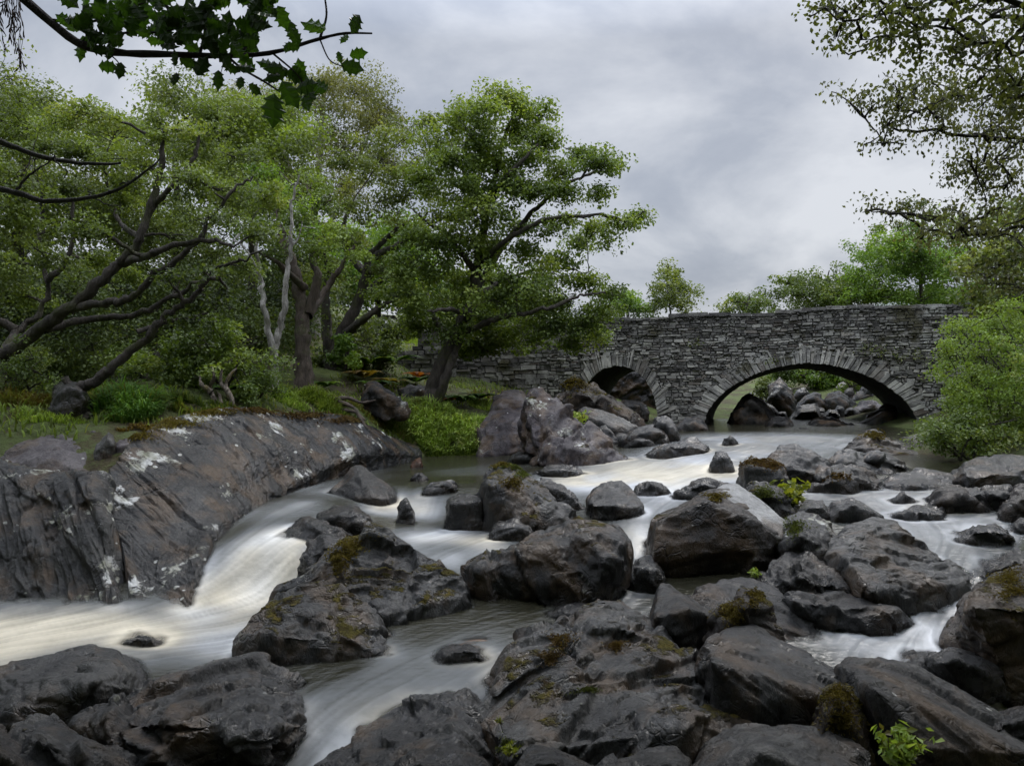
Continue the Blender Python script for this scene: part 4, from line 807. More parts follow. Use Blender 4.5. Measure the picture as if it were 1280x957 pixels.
def tree(name, label, cat, D, limbs, blobs, cols, leaf=.11, per=60, sub=9, bark=OAKB, dj=1.6, clump=.30, seed=1, twig=True, trans=.35, flat=.6, group=None, up=.5, droop=0., leafname='crown', thick=1., dens=1.):
    """limbs: list of (pts[(px,py) or (px,py,dD)], r0, r1); blobs: (px,py,rx,ry[,dD]) in photo pixels at depth D"""
    R = np.random.default_rng(seed); paths = []; nodes = []; nr = []
    for pts, r0, r1 in limbs:
        w_ = np.array([P(p[0], p[1], D+(p[2] if len(p) > 2 else 0)) for p in pts]); n = max(10, len(pts)*6); c = catmull(w_, n); L = np.linalg.norm(c[-1]-c[0])
        c[1:] += (np.cumsum(R.normal(0, 1, (n-1, 3)), 0)*.022*min(L, 3)/3)*np.linspace(.3, 1, n-1)[:,None]; c[2:-2] += R.normal(0, .012*min(L, 3)/3, (n-4, 3))
        rad = np.linspace(r0, r1, n)**1.*(1+R.normal(0, .04, n))
        if limbs and pts is limbs[0][0]: rad[:4] *= np.array([1.5, 1.25, 1.1, 1.03])
        paths.append((c, rad*thick)); nodes.append(c); nr.append(rad)
    nodes = np.vstack(nodes); nr = np.concatenate(nr); small = []; LC = []; LO = []
    order = sorted(blobs, key=lambda q: 0)
    for bl in order:
        px, py, rx, ry = bl[:4]; dD = bl[4] if len(bl) > 4 else R.uniform(-dj, dj); D2 = D+dD; c = P(px, py, D2); ax = np.array([rx/F*D2, min(rx, ry*1.3)/F*D2*1.1, ry/F*D2])
        # a branch from the closest limb (favouring lower, thicker wood)
        d = np.linalg.norm(nodes-c, axis=1)+.25*np.maximum(0, nodes[:,2]-c[2])*2; k = int(np.argmin(d)); a = nodes[k]
        main = wig(a, c, 12, .13, R, .04); r0 = min(nr[k]*.75, .02+.022*np.linalg.norm(c-a)); rd = np.linspace(r0, max(r0*.35, .012), 12); paths.append((main, rd*thick))
        ns = max(3, int(sub*dens*(ax[0]*ax[2]/.5)**.5)); new = [main[4:]]; newr = [rd[4:]]
        for q in range(ns):
            th = R.normal(0, 1, 3); th /= np.linalg.norm(th); e = c+ax*th*R.uniform(.35, 1.5)
            i = R.integers(5, 12); tw = wig(main[i], e, 8, .16, R, .05); r1 = max(rd[i]*.55, .008)
            if twig: small.append((tw, np.linspace(r1, .004, 8)*thick))
            new.append(tw[3:]); newr.append(np.linspace(r1, .004, 8)[3:])
            m_ = int(per*PM*R.uniform(.5, 1.4)); g = R.normal(0, 1, (m_, 3)); g /= np.linalg.norm(g, axis=1, keepdims=True); rr = R.uniform(.25, 1, m_)**.5
            cs = clump*R.uniform(.6, 1.35); pt = e+g*rr[:,None]*cs*np.array([1.15, 1.15, flat]); 
            # leaves also along the twig
            t_ = R.integers(3, 8, m_//3); pt[:m_//3] = tw[t_]+R.normal(0, clump*.28, (m_//3, 3)); LC.append(pt); LO.append(g*.5)
        nodes = np.vstack([nodes]+new); nr = np.concatenate([nr]+newr)
    base = paths[0][0][0].copy(); base[2] -= .1
    t = empty(name, tuple(base), label, cat, group)
    k = len(limbs); v, f = tubes(paths[:k], 12); v2, f2 = tubes(paths[k:], 6); v = np.vstack([v, v2]); f = np.vstack([f, f2+len(v)-len(v2)])
    v = v+(np.stack([fbm(v*np.array([9, 9, 4])+q, 3) for q in (0, 40, 80)], 1)-.5)*np.minimum(.07, .25*paths[0][1][0])
    # gnarl the bark
    mkc(t, 'trunk', v, f, bark); vs, fs = tubes(small, 4)
    if LC:
        LC = np.vstack(LC); LO = np.vstack(LO); v, f = leaves(LC, leaf, R, up, .62, droop, LO)
        clv = fbm(LC*1.1+seed, 2); vl = np.clip(R.beta(2, 2, len(f))*.6+(clv-.5)*1.3+.22, 0, 1); o = mkc(t, leafname, np.vstack([v, vs]), np.vstack([f, fs+len(v)]), leaf_mat(cols, trans), False, {'v': ('FACE', np.concatenate([vl, np.zeros(len(fs))]))})
        o.data.materials.append(bark); o.data.polygons.foreach_set('material_index', np.concatenate([np.zeros(len(f), np.int32), np.ones(len(fs), np.int32)]))
    return t
def fill(cx, cy, rx, ry, n, r0, r1, R, ar=.65):
    out = []
    for i in range(n):
        a = R.uniform(0, 2*np.pi); q = math.sqrt(R.uniform(0, 1)); r_ = R.uniform(r0, r1); out.append((cx+rx*q*math.cos(a), cy+ry*q*math.sin(a), r_, r_*ar))
    return out
R0 = np.random.default_rng(99)

# the oak by the bridge
tree('oak_tree', 'spreading oak standing alone against the sky at the left end of the bridge', 'tree', 18.2,
 [([(541,500),(546,470),(562,435),(580,405),(594,372),(600,330),(606,290),(613,245),(624,195),(640,140)], .22, .03),
  ([(548,500,-.2),(556,470,-.4),(566,440,-.2),(575,412)], .12, .07),
  ([(572,418),(605,405,-.6),(640,396,-1),(680,392,-1.3),(725,378,-1.4),(760,372,-1.4)], .085, .02),
  ([(596,360),(622,320,.4),(650,285,.6),(675,258,.4),(705,232,0),(745,214),(782,207)], .09, .018),
  ([(600,335),(635,300,-.8),(680,278,-1),(730,272,-1),(775,276,-1),(803,273,-1)], .07, .015),
  ([(598,345),(575,315,-.5),(552,290),(532,275),(516,255)], .08, .02),
  ([(566,432),(545,405,.6),(530,375,1),(515,345,1),(500,325,1)], .08, .02),
  ([(608,280),(590,240,1),(575,205,1),(566,175,1)], .07, .02),
  ([(598,368),(640,345,1),(690,335,1.2),(735,340,1)], .06, .015),
  ([(590,395),(560,385,-1.2),(530,392,-1.8)], .08, .02),
  ([(612,250),(640,215,-1),(668,185,-1)], .09, .02)],
 [(645,128,34,16),(607,136,30,16),(575,150,30,18),(680,145,26,14),(545,170,26,18),(590,175,32,20),(640,165,36,18),(690,178,34,16),(722,196,24,11),(750,203,20,9),(772,207,14,6),
  (560,205,32,18),(610,205,34,18),(655,200,30,16),(700,215,26,12),(535,232,26,18),(580,238,32,18),(628,240,32,18),(670,240,24,13),(712,238,26,11),(745,243,18,8),
  (552,268,26,15),(600,272,30,16),(640,280,24,13),(690,288,30,12),(735,284,24,9),(770,277,22,8),(797,272,13,6),(720,305,26,10),(752,300,14,6),
  (515,300,24,14),(560,310,28,14),(612,312,34,16),(655,316,34,14),(695,325,30,11),(500,335,30,16),(545,345,36,18),(595,345,38,18),(645,345,38,18),(690,350,36,16),(735,352,28,12),
  (520,372,34,16),(570,378,36,16),(620,374,38,16),(670,378,38,16),(715,382,32,14),(750,388,24,12),(690,405,30,12),(725,412,28,12),(655,405,34,9),(745,420,18,9),(715,432,18,8),(550,400,26,10),(600,402,24,9),(490,365,20,12),(765,365,14,8),(570,418,28,12),(620,418,32,12),(585,440,20,9),(665,425,30,10),(530,410,24,12),(505,385,24,10),(540,300,26,16),(600,190,40,20),(650,225,40,18),(590,300,30,16),(630,120,26,12),(600,250,40,18)],
 (DARK[1], GREEN[1], GREEN[2], GREEN[3]), leaf=.085, per=74, sub=15, clump=.32, dj=1.5, seed=3, flat=.65, dens=1.25)
# dark leaning oak behind, several stems
tree('oak_tree', 'many-stemmed dark oak leaning right, between the brown trunk and the oak by the bridge', 'tree', 20.,
 [([(414,488),(416,455),(428,420),(448,385),(462,345),(472,312),(490,285),(515,262)], .22, .04),
  ([(414,480),(411,440),(408,400),(408,350),(402,300)], .20, .06), ([(432,418),(455,400,-1),(480,385,-1),(505,375,-1)], .12, .03),
  ([(462,345),(440,320,1),(430,285,1),(440,250,1)], .12, .03), ([(470,320),(500,305,-1),(525,285,-1),(540,260,-1)], .11, .02), ([(455,365),(500,335,.5),(530,320,.5)], .09, .02)],
 [(515,165,26,16),(480,175,30,18),(530,200,24,15),(495,215,32,18),(450,220,32,18),(515,245,28,15),(470,255,30,16),(430,265,30,16),(500,285,24,12),(450,300,30,14),(410,300,26,16),(420,335,26,12),(475,335,22,10),(395,350,22,12),(500,360,18,9),(440,195,30,18),(400,240,30,20),(540,150,16,10)],
 OLIVE, leaf=.085, per=76, sub=13, clump=.34, dj=1.5, seed=5, flat=.5)
tree('birch_tree', 'tall feathery pale-leaved birch rising highest behind the other left-bank trees', 'tree', 25.,
 [([(395,480),(393,400),(390,300),(398,200),(405,110),(408,85)], .2, .03), ([(392,330),(420,260,1),(450,190,1),(470,140,1)], .10, .02), ([(392,300),(365,230,-1),(350,170,-1),(345,130,-1)], .09, .02)],
 [(405,100,34,20),(450,110,34,20),(370,125,30,20),(490,140,26,18),(420,140,38,22),(350,150,28,20),(460,160,36,22),(390,175,38,22),(430,195,38,22),(340,190,30,20),(480,200,26,18),(380,225,36,20),(440,235,32,18),(340,235,30,20),(300,130,26,16),(280,150,26,18),(320,165,26,18)],
 PALE, leaf=.08, per=95, sub=18, clump=.45, dj=2., seed=6, bark=BIRB, flat=.8, droop=.5)
tree('oak_tree', 'thick straight brown trunk right of the forked white birch, crown of mid green leaves', 'tree', 16.2,
 [([(379,500),(381,465),(383,425),(386,385),(380,340),(372,300),(365,265)], .23, .07), ([(385,395),(405,365,.6),(425,335,.6),(440,310,.6)], .10, .03), ([(382,360),(350,330,-.5),(325,310,-.5)], .08, .02), ([(386,390),(398,350),(395,310),(402,270)], .11, .03)],
 [(380,230,30,18),(415,250,28,16),(345,255,30,16),(380,270,34,16),(425,285,26,14),(350,295,28,13),(395,305,32,14),(440,320,20,10),(330,325,22,10),(410,340,22,9),(300,280,26,14),(310,240,28,16)],
 (GREEN[0], GREEN[1], GREEN[2], BRIGHT[3]), leaf=.07, per=80, sub=13, clump=.32, dj=1.2, seed=7, bark=BRNB, flat=.5)
tree('birch_tree', 'slender forked birch with pale grey-white bark in front of the brown trunk', 'tree', 14.6,
 [([(344,500),(344,470),(343,435),(334,400),(327,370),(321,335),(318,300),(310,275)], .085, .02), ([(343,437),(351,410),(357,380),(360,345),(364,310),(362,270),(368,235)], .07, .02),
  ([(321,335),(312,318),(300,305),(288,298)], .022, .008), ([(363,312),(372,296),(376,275)], .02, .008)],
 [(362,235,22,12),(330,250,20,11),(385,262,18,9),(300,292,16,8),(350,215,20,11),(395,285,14,7),(318,225,18,10)],
 BRIGHT, leaf=.065, per=40, sub=11, clump=.22, dj=.8, seed=8, bark=BIRB, flat=.7)
# big sprawling oak from the left
tree('oak_tree', 'big sprawling dark oak whose crooked limbs cross the whole left side', 'tree', 11.6,
 [([(-110,560),(-70,490),(-30,452),(10,440),(50,412),(90,385),(128,356),(155,330),(176,300),(188,262),(196,225),(205,190)], .135, .03),
  ([(90,386),(130,378,-.3),(165,372,-.5),(205,340,-.6),(245,310,-.6),(275,280,-.6),(300,255,-.6),(330,235,-.6)], .065, .015),
  ([(55,412),(100,404,.4),(150,398,.5),(190,388,.5),(240,366,.4),(285,350,.3),(330,332,.2)], .065, .015),
  ([(5,440),(22,412,.5),(50,385,.8),(58,350,.8),(48,310,.8),(52,270,.8),(60,220,.8)], .06, .02),
  ([(60,350,.8),(80,330,.8),(95,295,.8),(92,250,.8)], .05, .02), ([(155,330),(190,318,-.8),(235,302,-.9),(270,300,-1),(300,310,-1)], .06, .02), ([(20,412,.5),(-20,390,.3),(-60,350,.2)], .08, .03),
  ([(176,300),(150,275,.7),(135,240,.7),(120,200,.7)], .05, .015), ([(188,262),(215,235,-.4),(240,205,-.4),(250,170,-.4)], .05, .015)],
 [(30,150,42,22),(90,140,42,22),(150,160,42,22),(205,165,38,20),(255,180,38,20),(300,200,34,18),(50,190,42,20),(110,195,42,20),(170,205,40,18),(230,220,38,17),(290,240,34,15),(20,230,40,20),(80,240,40,16),(140,245,36,14),(330,250,26,13),(205,255,30,12),(260,270,28,11),(30,275,38,14),(100,285,32,12),(320,290,24,10),(230,300,26,9),(60,325,30,11),(120,325,26,9),(15,330,30,13),(170,345,24,8),(300,335,22,9),(-30,180,40,25),(-30,260,40,25),(-40,340,40,25),(230,345,22,8),(30,370,24,10),(270,140,26,12)],
 (DARK[1], OLIVE[1], GREEN[2], OLIVE[3]), leaf=.052, per=78, sub=25, clump=.20, dj=1.3, seed=11, flat=.55, dens=1.1)
tree('oak_tree', 'slim oak leaning right that grows out beside the dark ball-shaped boulder', 'tree', 10.9,
 [([(108,525),(102,500),(100,482),(118,470),(145,446),(172,415),(196,385),(225,355),(255,330)], .10, .03), ([(98,490),(84,478),(80,470)], .06, .04), ([(172,415),(215,400,.3),(255,392,.3)], .04, .015)],
 [(255,340,20,9),(285,365,22,8),(240,400,18,7),(210,350,18,7)], DARK, leaf=.07, per=36, sub=9, clump=.19, dj=.6, seed=12)
# wood behind
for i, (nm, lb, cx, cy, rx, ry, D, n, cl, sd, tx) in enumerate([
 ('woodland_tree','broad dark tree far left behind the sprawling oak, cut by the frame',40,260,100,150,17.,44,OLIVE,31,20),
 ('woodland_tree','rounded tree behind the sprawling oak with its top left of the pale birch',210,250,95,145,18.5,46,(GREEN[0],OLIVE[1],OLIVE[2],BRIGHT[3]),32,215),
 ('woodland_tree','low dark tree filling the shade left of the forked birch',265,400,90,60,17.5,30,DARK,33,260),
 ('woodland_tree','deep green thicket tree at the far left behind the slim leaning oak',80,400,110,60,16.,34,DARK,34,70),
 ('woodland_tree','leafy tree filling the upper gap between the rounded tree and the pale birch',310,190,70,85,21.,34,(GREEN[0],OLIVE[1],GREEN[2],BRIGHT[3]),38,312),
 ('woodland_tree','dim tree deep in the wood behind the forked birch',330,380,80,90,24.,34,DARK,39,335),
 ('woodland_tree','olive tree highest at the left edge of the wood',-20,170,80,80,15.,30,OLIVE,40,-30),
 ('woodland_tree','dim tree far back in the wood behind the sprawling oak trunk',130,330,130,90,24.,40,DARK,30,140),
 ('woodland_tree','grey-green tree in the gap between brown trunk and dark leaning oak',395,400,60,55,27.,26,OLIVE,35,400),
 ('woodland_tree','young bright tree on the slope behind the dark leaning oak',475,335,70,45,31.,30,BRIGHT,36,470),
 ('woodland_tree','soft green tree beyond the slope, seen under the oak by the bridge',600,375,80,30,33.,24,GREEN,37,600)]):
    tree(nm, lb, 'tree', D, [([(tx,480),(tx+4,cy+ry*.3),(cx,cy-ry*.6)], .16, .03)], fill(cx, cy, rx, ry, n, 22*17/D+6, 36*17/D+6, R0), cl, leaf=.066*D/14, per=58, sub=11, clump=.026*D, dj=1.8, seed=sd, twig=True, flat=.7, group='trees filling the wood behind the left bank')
def shrub(label, cx, cy, rx, ry, D, n, cl, sd, leaf, clump, per=50, sub=10, name='shrub', cat='shrub', dj=.6, base=None, stems=5, bs=(.25, .42), extra=None, **kw):
    R = np.random.default_rng(sd); by = base or cy+ry*1.05
    lim = [([(cx+R.uniform(-.25, .25)*rx, by), (cx+R.uniform(-.6, .6)*rx, cy+ry*.1), (cx+R.uniform(-.9, .9)*rx, cy-ry*.7)], .02*D/10, .006) for _ in range(stems)]
    return tree(name, label, cat, D, lim, (extra or [])+fill(cx, cy, rx, ry, n, rx*bs[0], rx*bs[1], R, min(1.2, ry/rx+.2)), cl, leaf=leaf, per=per, sub=sub, clump=clump, dj=dj, seed=sd, leafname='foliage', **kw)
shrub('small-leaved grey-green shrub at the left edge above the domed boulder', 10, 480, 62, 45, 11.4, 20, (DARK[1], GREEN[1], OLIVE[2], GREEN[3]), 41, .045, .16)
shrub('leafy hazel-like shrub below the forked birch on the slab edge', 270, 450, 70, 38, 13.4, 24, GREEN, 42, .07, .20)
shrub('grey-green bush at the foot of the forked birch', 318, 480, 30, 26, 13.2, 12, (DARK[1], GREEN[1], GREEN[1], OLIVE[3]), 43, .055, .16)
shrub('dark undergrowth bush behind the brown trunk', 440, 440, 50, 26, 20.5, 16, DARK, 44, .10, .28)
shrub('lime green bush beside the stems of the dark leaning oak', 432, 440, 16, 20, 18.4, 8, BRIGHT, 45, .09, .2)
shrub('low green bush under the sprawling oak at the wood edge', 190, 455, 60, 26, 13.8, 18, (DARK[1], GREEN[1], GREEN[2], OLIVE[3]), 46, .06, .2)
shrub('shaded bush on the slope left of the ruined wall', 470, 415, 40, 14, 24., 12, OLIVE, 47, .11, .3)
shrub('ivy-dark bush clinging round the base of the oak by the bridge', 610, 425, 30, 15, 19.6, 9, DARK, 48, .10, .22)
# right-hand bush drooping over the water
shrub('big yellow-green bush drooping over the rocks at the right end of the bridge', 1243, 480, 66, 90, 14.2, 95, (GREEN[1], GREEN[2], BRIGHT[2], (.36,.37,.15)), 51, .05, .20, per=60, sub=11, bs=(.13, .30), extra=[(1200,405,16,12),(1225,395,18,12),(1250,390,20,14),(1275,385,20,14),(1190,430,16,14),(1180,460,14,14),(1262,400,20,16)], dj=1.3, base=578, stems=12, up=.3, droop=.4)
shrub('loose lower bush with bigger leaves reaching left over the water', 1215, 540, 66, 24, 12.9, 22, (DARK[2], GREEN[1], OLIVE[2], PALE[3]), 52, .06, .24, per=44, sub=12, dj=.7, base=575)
# trees above the bridge
for lb, cx, cy, rx, ry, D, n, cl, sd, nm in [
 ('bright green tree just behind the bridge parapet at right', 1150, 335, 85, 48, 29., 48, BRIGHT, 61, 'ash_tree'),
 ('darker round tree rising highest behind the right end of the bridge', 1150, 305, 60, 50, 32., 30, (GREEN[0], OLIVE[1], GREEN[2], OLIVE[3]), 62, 'woodland_tree'),
 ('dark low tree behind the parapet above the arch', 1030, 366, 58, 22, 30., 26, (DARK[1], DARK[2], GREEN[1], OLIVE[3]), 63, 'woodland_tree'),
 ('small dark bush peeping over the middle of the parapet', 935, 382, 26, 9, 29., 8, (DARK[1], DARK[2], GREEN[1], OLIVE[3]), 64, 'woodland_tree'),
 ('thin pointed sapling standing over the parapet above the pier', 840, 372, 26, 20, 29., 12, OLIVE, 65, 'sapling'),
 ('pale bushes over the parapet where the oak ends', 785, 383, 36, 10, 30., 10, BRIGHT, 66, 'woodland_tree'),
 ('tall airy tree at the right edge hiding the end of the parapet', 1262, 330, 48, 75, 16.4, 36, (DARK[1], OLIVE[1], OLIVE[2], OLIVE[3]), 67, 'woodland_tree')]:
    lim = [([(cx, 440), (cx, cy+ry*.4), (cx+3, cy-ry*1.1)], .09, .02)]; bl = fill(cx, cy, rx, ry, n, 13, 22, R0)+([(cx+i*16-rx, 372, 18, 12) for i in range(int(rx/8)+1)] if rx > 45 else [])
    if nm == 'sapling': lim = [([(840,440),(839,380),(838,332)], .05, .01)]; bl += [(838,345,9,8),(838,356,13,8),(836,335,5,6)]
    tree(nm, lb, 'tree', D, lim, bl, cl, leaf=.11, per=40, sub=9, clump=.32, dj=1.5, seed=sd, flat=.7)
# thicket on the bank seen through the arch
shrub('green thicket on the far bank seen through the top of the main arch', 1030, 468, 70, 10, 34., 22, (GREEN[0], GREEN[1], BRIGHT[1], BRIGHT[3]), 71, .13, .4)
shrub('mossy bush left of centre through the main arch', 965, 490, 18, 16, 27., 8, OLIVE, 72, .1, .3)
shrub('dark bush right of centre through the main arch', 1075, 482, 24, 10, 30.5, 8, GREEN, 73, .1, .3)

# foreground: branches reaching in from trees just outside the frame
tree('birch_tree', 'near tree at the right, small leaves hanging from thin branches across the sky', 'tree', 5.6,
 [([(1560,900),(1540,600),(1520,350),(1500,100),(1490,-100)], .11, .06),
  ([(1510,250),(1400,205),(1280,172),(1205,155),(1150,136),(1100,120),(1060,118)], .028, .005), ([(1505,330),(1400,320),(1280,290),(1200,300),(1130,275),(1090,268)], .024, .004),
  ([(1500,120),(1400,60),(1280,25),(1180,30),(1100,60),(1050,55)], .03, .005), ([(1495,20),(1400,-20),(1280,-40),(1150,-30),(1050,0)], .03, .006), ([(1515,420),(1420,400),(1330,380),(1260,360)], .02, .005), ([(1280,172),(1240,200),(1200,240)], .01, .003)],
 [(1060,125,20,12),(1090,135,26,14),(1125,120,28,16),(1110,155,24,12),(1150,140,28,16),(1170,165,26,14),(1190,120,30,18),(1215,170,30,16),(1240,140,30,18),(1270,180,30,18),(1230,205,24,14),(1265,225,28,16),(1205,215,18,10),(1290,250,30,20),(1250,260,24,14),
  (1235,290,24,12),(1200,285,20,9),(1160,275,18,9),(1120,265,18,8),(1090,262,12,5),(1150,300,14,7),(1280,310,28,16),(1245,330,20,12),(1275,360,22,14),(1300,150,30,30),(1300,380,30,20)]+fill(1255, 200, 58, 165, 34, 16, 28, np.random.default_rng(5))+fill(1160, 140, 70, 55, 12, 14, 24, np.random.default_rng(6)),
 ((.06,.07,.035), (.10,.115,.06), (.16,.175,.10), (.25,.26,.15)), leaf=.032, per=26, sub=18, clump=.13, dj=.5, seed=81, flat=.9, up=.1, droop=.8, trans=.3, thick=.8)
tree('willow_tree', 'near tree with longer darker leaves filling the top right corner', 'tree', 4.6,
 [([(1640,900),(1620,500),(1600,200),(1570,-100)], .10, .05), ([(1600,150),(1450,60),(1320,20),(1200,0),(1100,10),(1030,5)], .03, .005), ([(1600,200),(1450,130),(1330,90),(1240,70),(1150,50),(1080,75)], .025, .004), ([(1590,60),(1400,-40),(1250,-60),(1100,-50)], .03, .006)],
 [(1030,8,16,10),(1060,15,20,12),(1045,45,14,10),(1075,50,20,12),(1100,10,26,14),(1110,45,24,14),(1140,15,28,16),(1150,60,22,12),(1190,20,30,18),(1195,65,24,14),(1240,20,34,20),(1245,70,28,16),(1280,50,34,22),(1275,110,24,16),(1220,105,20,10),(1250,-10,40,20),(1170,-10,40,16),(1090,-12,30,12),(1300,90,30,30),(1260,125,20,10)]+fill(1200, 25, 100, 60, 7, 18, 30, np.random.default_rng(7)),
 ((.06,.07,.035), (.11,.13,.055), (.17,.20,.075), (.27,.30,.11)), leaf=.038, per=24, sub=18, clump=.14, dj=.35, seed=82, flat=.9, up=.1, droop=.3, trans=.35, thick=.8)
NEAR_RIGHT = bpy.context.scene.objects['willow_tree']
# bare arching boughs at left
t = empty('alder_tree', tuple(P(-260, 900, 5.2)), 'near tree at the left edge with bare dark boughs arching across the oak leaves', 'tree')
ps = []
for pts, r0, r1, D in [([(-280,900),(-270,600),(-250,300),(-240,0)], .12, .07, 5.2), ([(-255,120),(-120,120),(-40,160),(0,177),(50,193),(95,201),(150,204)], .035, .008, 5.2), ([(-255,180),(-120,200),(-40,225),(0,232),(30,240),(62,247),(110,243),(150,232),(180,212),(200,198)], .03, .005, 5.2), ([(20,237),(45,218),(70,200)], .010, .004, 5.2), ([(110,243),(130,255),(150,252)], .006, .003, 5.2), ([(150,231),(160,224),(172,226)], .005, .002, 5.2), ([(65,196),(80,212),(84,222)], .005, .002, 5.2)]:
    c = catmull([P(x, y, D) for x, y in pts], 40); c[1:-1] += np.cumsum(R0.normal(0, .003, (38, 3)), 0); ps.append((c, np.linspace(r0, r1, 40)*(1+R0.normal(0, .05, 40))))
v, f = tubes(ps[:1], 10); mkc(t, 'trunk', v, f, OAKB); v, f = tubes(ps[1:], 8); mkc(t, 'bough', v, f, bark_mat((.012,.010,.009), (.06,.055,.05), (.05,.05,.045)))
def shade_canopy(t, spots, leafsize, cols, seed, per=2000):
    # unseen crowns added over the near trees to shade the foreground rocks
    R = np.random.default_rng(seed); LC = []; ps = []; a = np.array(t.location)+np.array([0, 0, 5.])
    for x, y, z, r in spots:
        c = np.array([x, y, z]); ps.append((wig(a, c, 14, .1, R, .1), np.linspace(.09, .02, 14)))
        g = R.normal(0, 1, (per, 3)); g /= np.linalg.norm(g, axis=1, keepdims=True); LC.append(c+g*(R.uniform(.1, 1, per)**.5)[:,None]*r*np.array([1, 1, .45]))
    LC = np.vstack(LC); v, f = leaves(LC, leafsize, R, .6); vs, fs = tubes(ps, 6); mkc(t, 'added_shade_boughs', vs, fs, OAKB)
    mkc(t, 'added_shade_crown', v, f, leaf_mat(cols, .35), False, {'v': ('FACE', R.beta(2, 2, len(f)))})
ht = {}
shade_canopy(t, [(-6,4,9,2.2),(-3.5,3.5,8,2.),(-5,.5,8.5,2.4),(-2,1,8,2.2),(-4.5,-2.5,7.5,2.6),(-1,-2,7.5,2.4),(-8,-1,6,2.6),(-7,-4,5,2.5),(-3,-5,5.5,2.6),(0,-5,6,2.5),(.5,2.6,8.5,2.),(-8,5.5,9,2.),(-8,4,5,2.2),(-6.5,1.5,4,2.),(-10,7,6,2.4)], .22, GREEN, 500)
# thin hanging birch twigs with catkins at the top left
t = empty('birch_tree', tuple(P(-330, 900, 4.4)), 'near birch at the top left corner with thin reddish hanging twigs and catkins', 'tree'); ps = [(catmull([P(x, y, 4.4) for x, y in [(-340,900),(-330,500),(-320,100),(-310,-150)]], 20), np.linspace(.1, .05, 20)), (catmull([P(x, y, 4.4) for x, y in [(-315,-60),(-150,-60),(-40,-30),(20,-20)]], 20), np.linspace(.03, .006, 20))]
ck = []
for i in range(16):
    x = R0.uniform(-20, 34); y = -22+R0.uniform(-6, 6); q = [(x, y)]
    for k in range(8): x += R0.uniform(-3, 6); y += R0.uniform(10, 20); q.append((x, y))
    c = catmull([P(a, b_, 4.4+R0.uniform(-.02, .02)) for a, b_ in q[:R0.integers(5, 9)]], 24); ps.append((c, np.linspace(.003, .0012, 24)))
    for k in range(6, 24, 1):
        if R0.random() < .5: e = c[k]+R0.normal(0, .012, 3)+np.array([0, 0, -.04]); ck.append((np.array([c[k], (c[k]+e)/2, e]), np.array([.0015, .0042, .0015])))
v, f = tubes(ps[:2], 8); mkc(t, 'trunk', v, f, BIRB); v, f = tubes(ps[2:], 4); mkc(t, 'twigs', v, f, bark_mat((.03,.02,.02), (.10,.07,.07))); v, f = tubes(ck, 5); mkc(t, 'catkins', v, f, bark_mat((.05,.03,.03), (.14,.09,.08), (.09,.06,.05)))

shade_canopy(NEAR_RIGHT, [(6.5,4.5,9,2.2),(4,3.5,8.2,2.1),(5.5,1,8,2.4),(2.5,.8,8,2.2),(4.5,-2,7.5,2.6),(1.5,-2.5,7.5,2.4),(7.5,-1,6,2.6),(7,-4,5,2.5),(3.5,-5,5.5,2.6),(8.5,3,7,2.4),(9.5,0,4.5,2.5),(8.5,6.5,9,2.),(8.5,6,5,2.1),(11,9,5.5,2.4),(9,2.5,3.2,2.),(7.5,3.2,5.5,2.)], .22, GREEN, 501)
# holly branch with spiny leaves across the top left
HB = [([(-420,200),(-250,60),(-60,-60),(20,-8),(60,25),(100,55),(150,66),(210,68),(280,70),(340,66),(395,50),(430,42),(465,42)], .022, .003),
      ([(60,25),(110,28),(160,12),(200,-6)], .006, .003), ([(180,-20),(210,10),(240,38),(270,58),(300,84),(330,102),(350,115)], .007, .003), ([(340,66),(370,92),(385,115)], .004, .002), ([(400,48),(408,20),(405,-10)], .005, .003), ([(100,52),(150,42),(200,40),(230,34)], .005, .002),
      ([(250,68),(256,40),(262,10),(270,-15)], .005, .003), ([(300,70),(318,40),(322,15),(330,-15)], .005, .003), ([(400,50),(412,75),(430,84)], .003, .002), ([(130,62),(146,76),(150,84)], .003, .0015), ([(215,70),(218,85)], .002, .001), ([(280,70),(278,84),(275,95)], .002, .001)]
DH = 2.7
t = empty('holly_tree', tuple(P(-430, 1100, DH)), 'holly with dark spiny leaves on a branch reaching across the top left', 'tree')
ps = [(catmull([P(-430,1100,DH), P(-440,700,DH), P(-420,200,DH), P(-400,-200,DH)], 24), np.linspace(.06, .03, 24))]
v, f = tubes(ps, 10); mkc(t, 'trunk', v, f, OAKB)
ps = []
for pts, r0, r1 in HB:
    c = catmull([P(x, y, DH+.05*math.sin(x*.02)) for x, y in pts], 40); ps.append((c, np.linspace(r0, r1, 40)*(1+R0.normal(0, .06, 40))))
v, f = tubes(ps, 8); mkc(t, 'branch', v, f, bark_mat((.012,.008,.010), (.05,.035,.04), (.03,.03,.02)))
HL = []
def holly(px, py, L, ang, tilt=None, D=None): HL.append((px, py, L, ang, tilt if tilt is not None else R0.uniform(-.9, .9), D or DH+R0.uniform(-.14, .10)))
for a in [(150,88,20,100),(100,64,24,100),(272,100,24,95),(218,98,20,92),(235,78,22,20),(342,138,40,95,.2),(300,103,18,90),(295,62,26,60),(325,30,28,10),(352,22,30,70,.2),(392,32,32,200,.2),(445,30,26,110),(448,68,22,-10,.1),(440,84,28,15,.1),(430,48,16,120),(425,72,14,80),(362,118,36,60,.3),(372,96,30,20,.3),(348,92,26,150),(382,128,24,70),(318,112,20,40),(333,80,22,190)]: holly(*a)
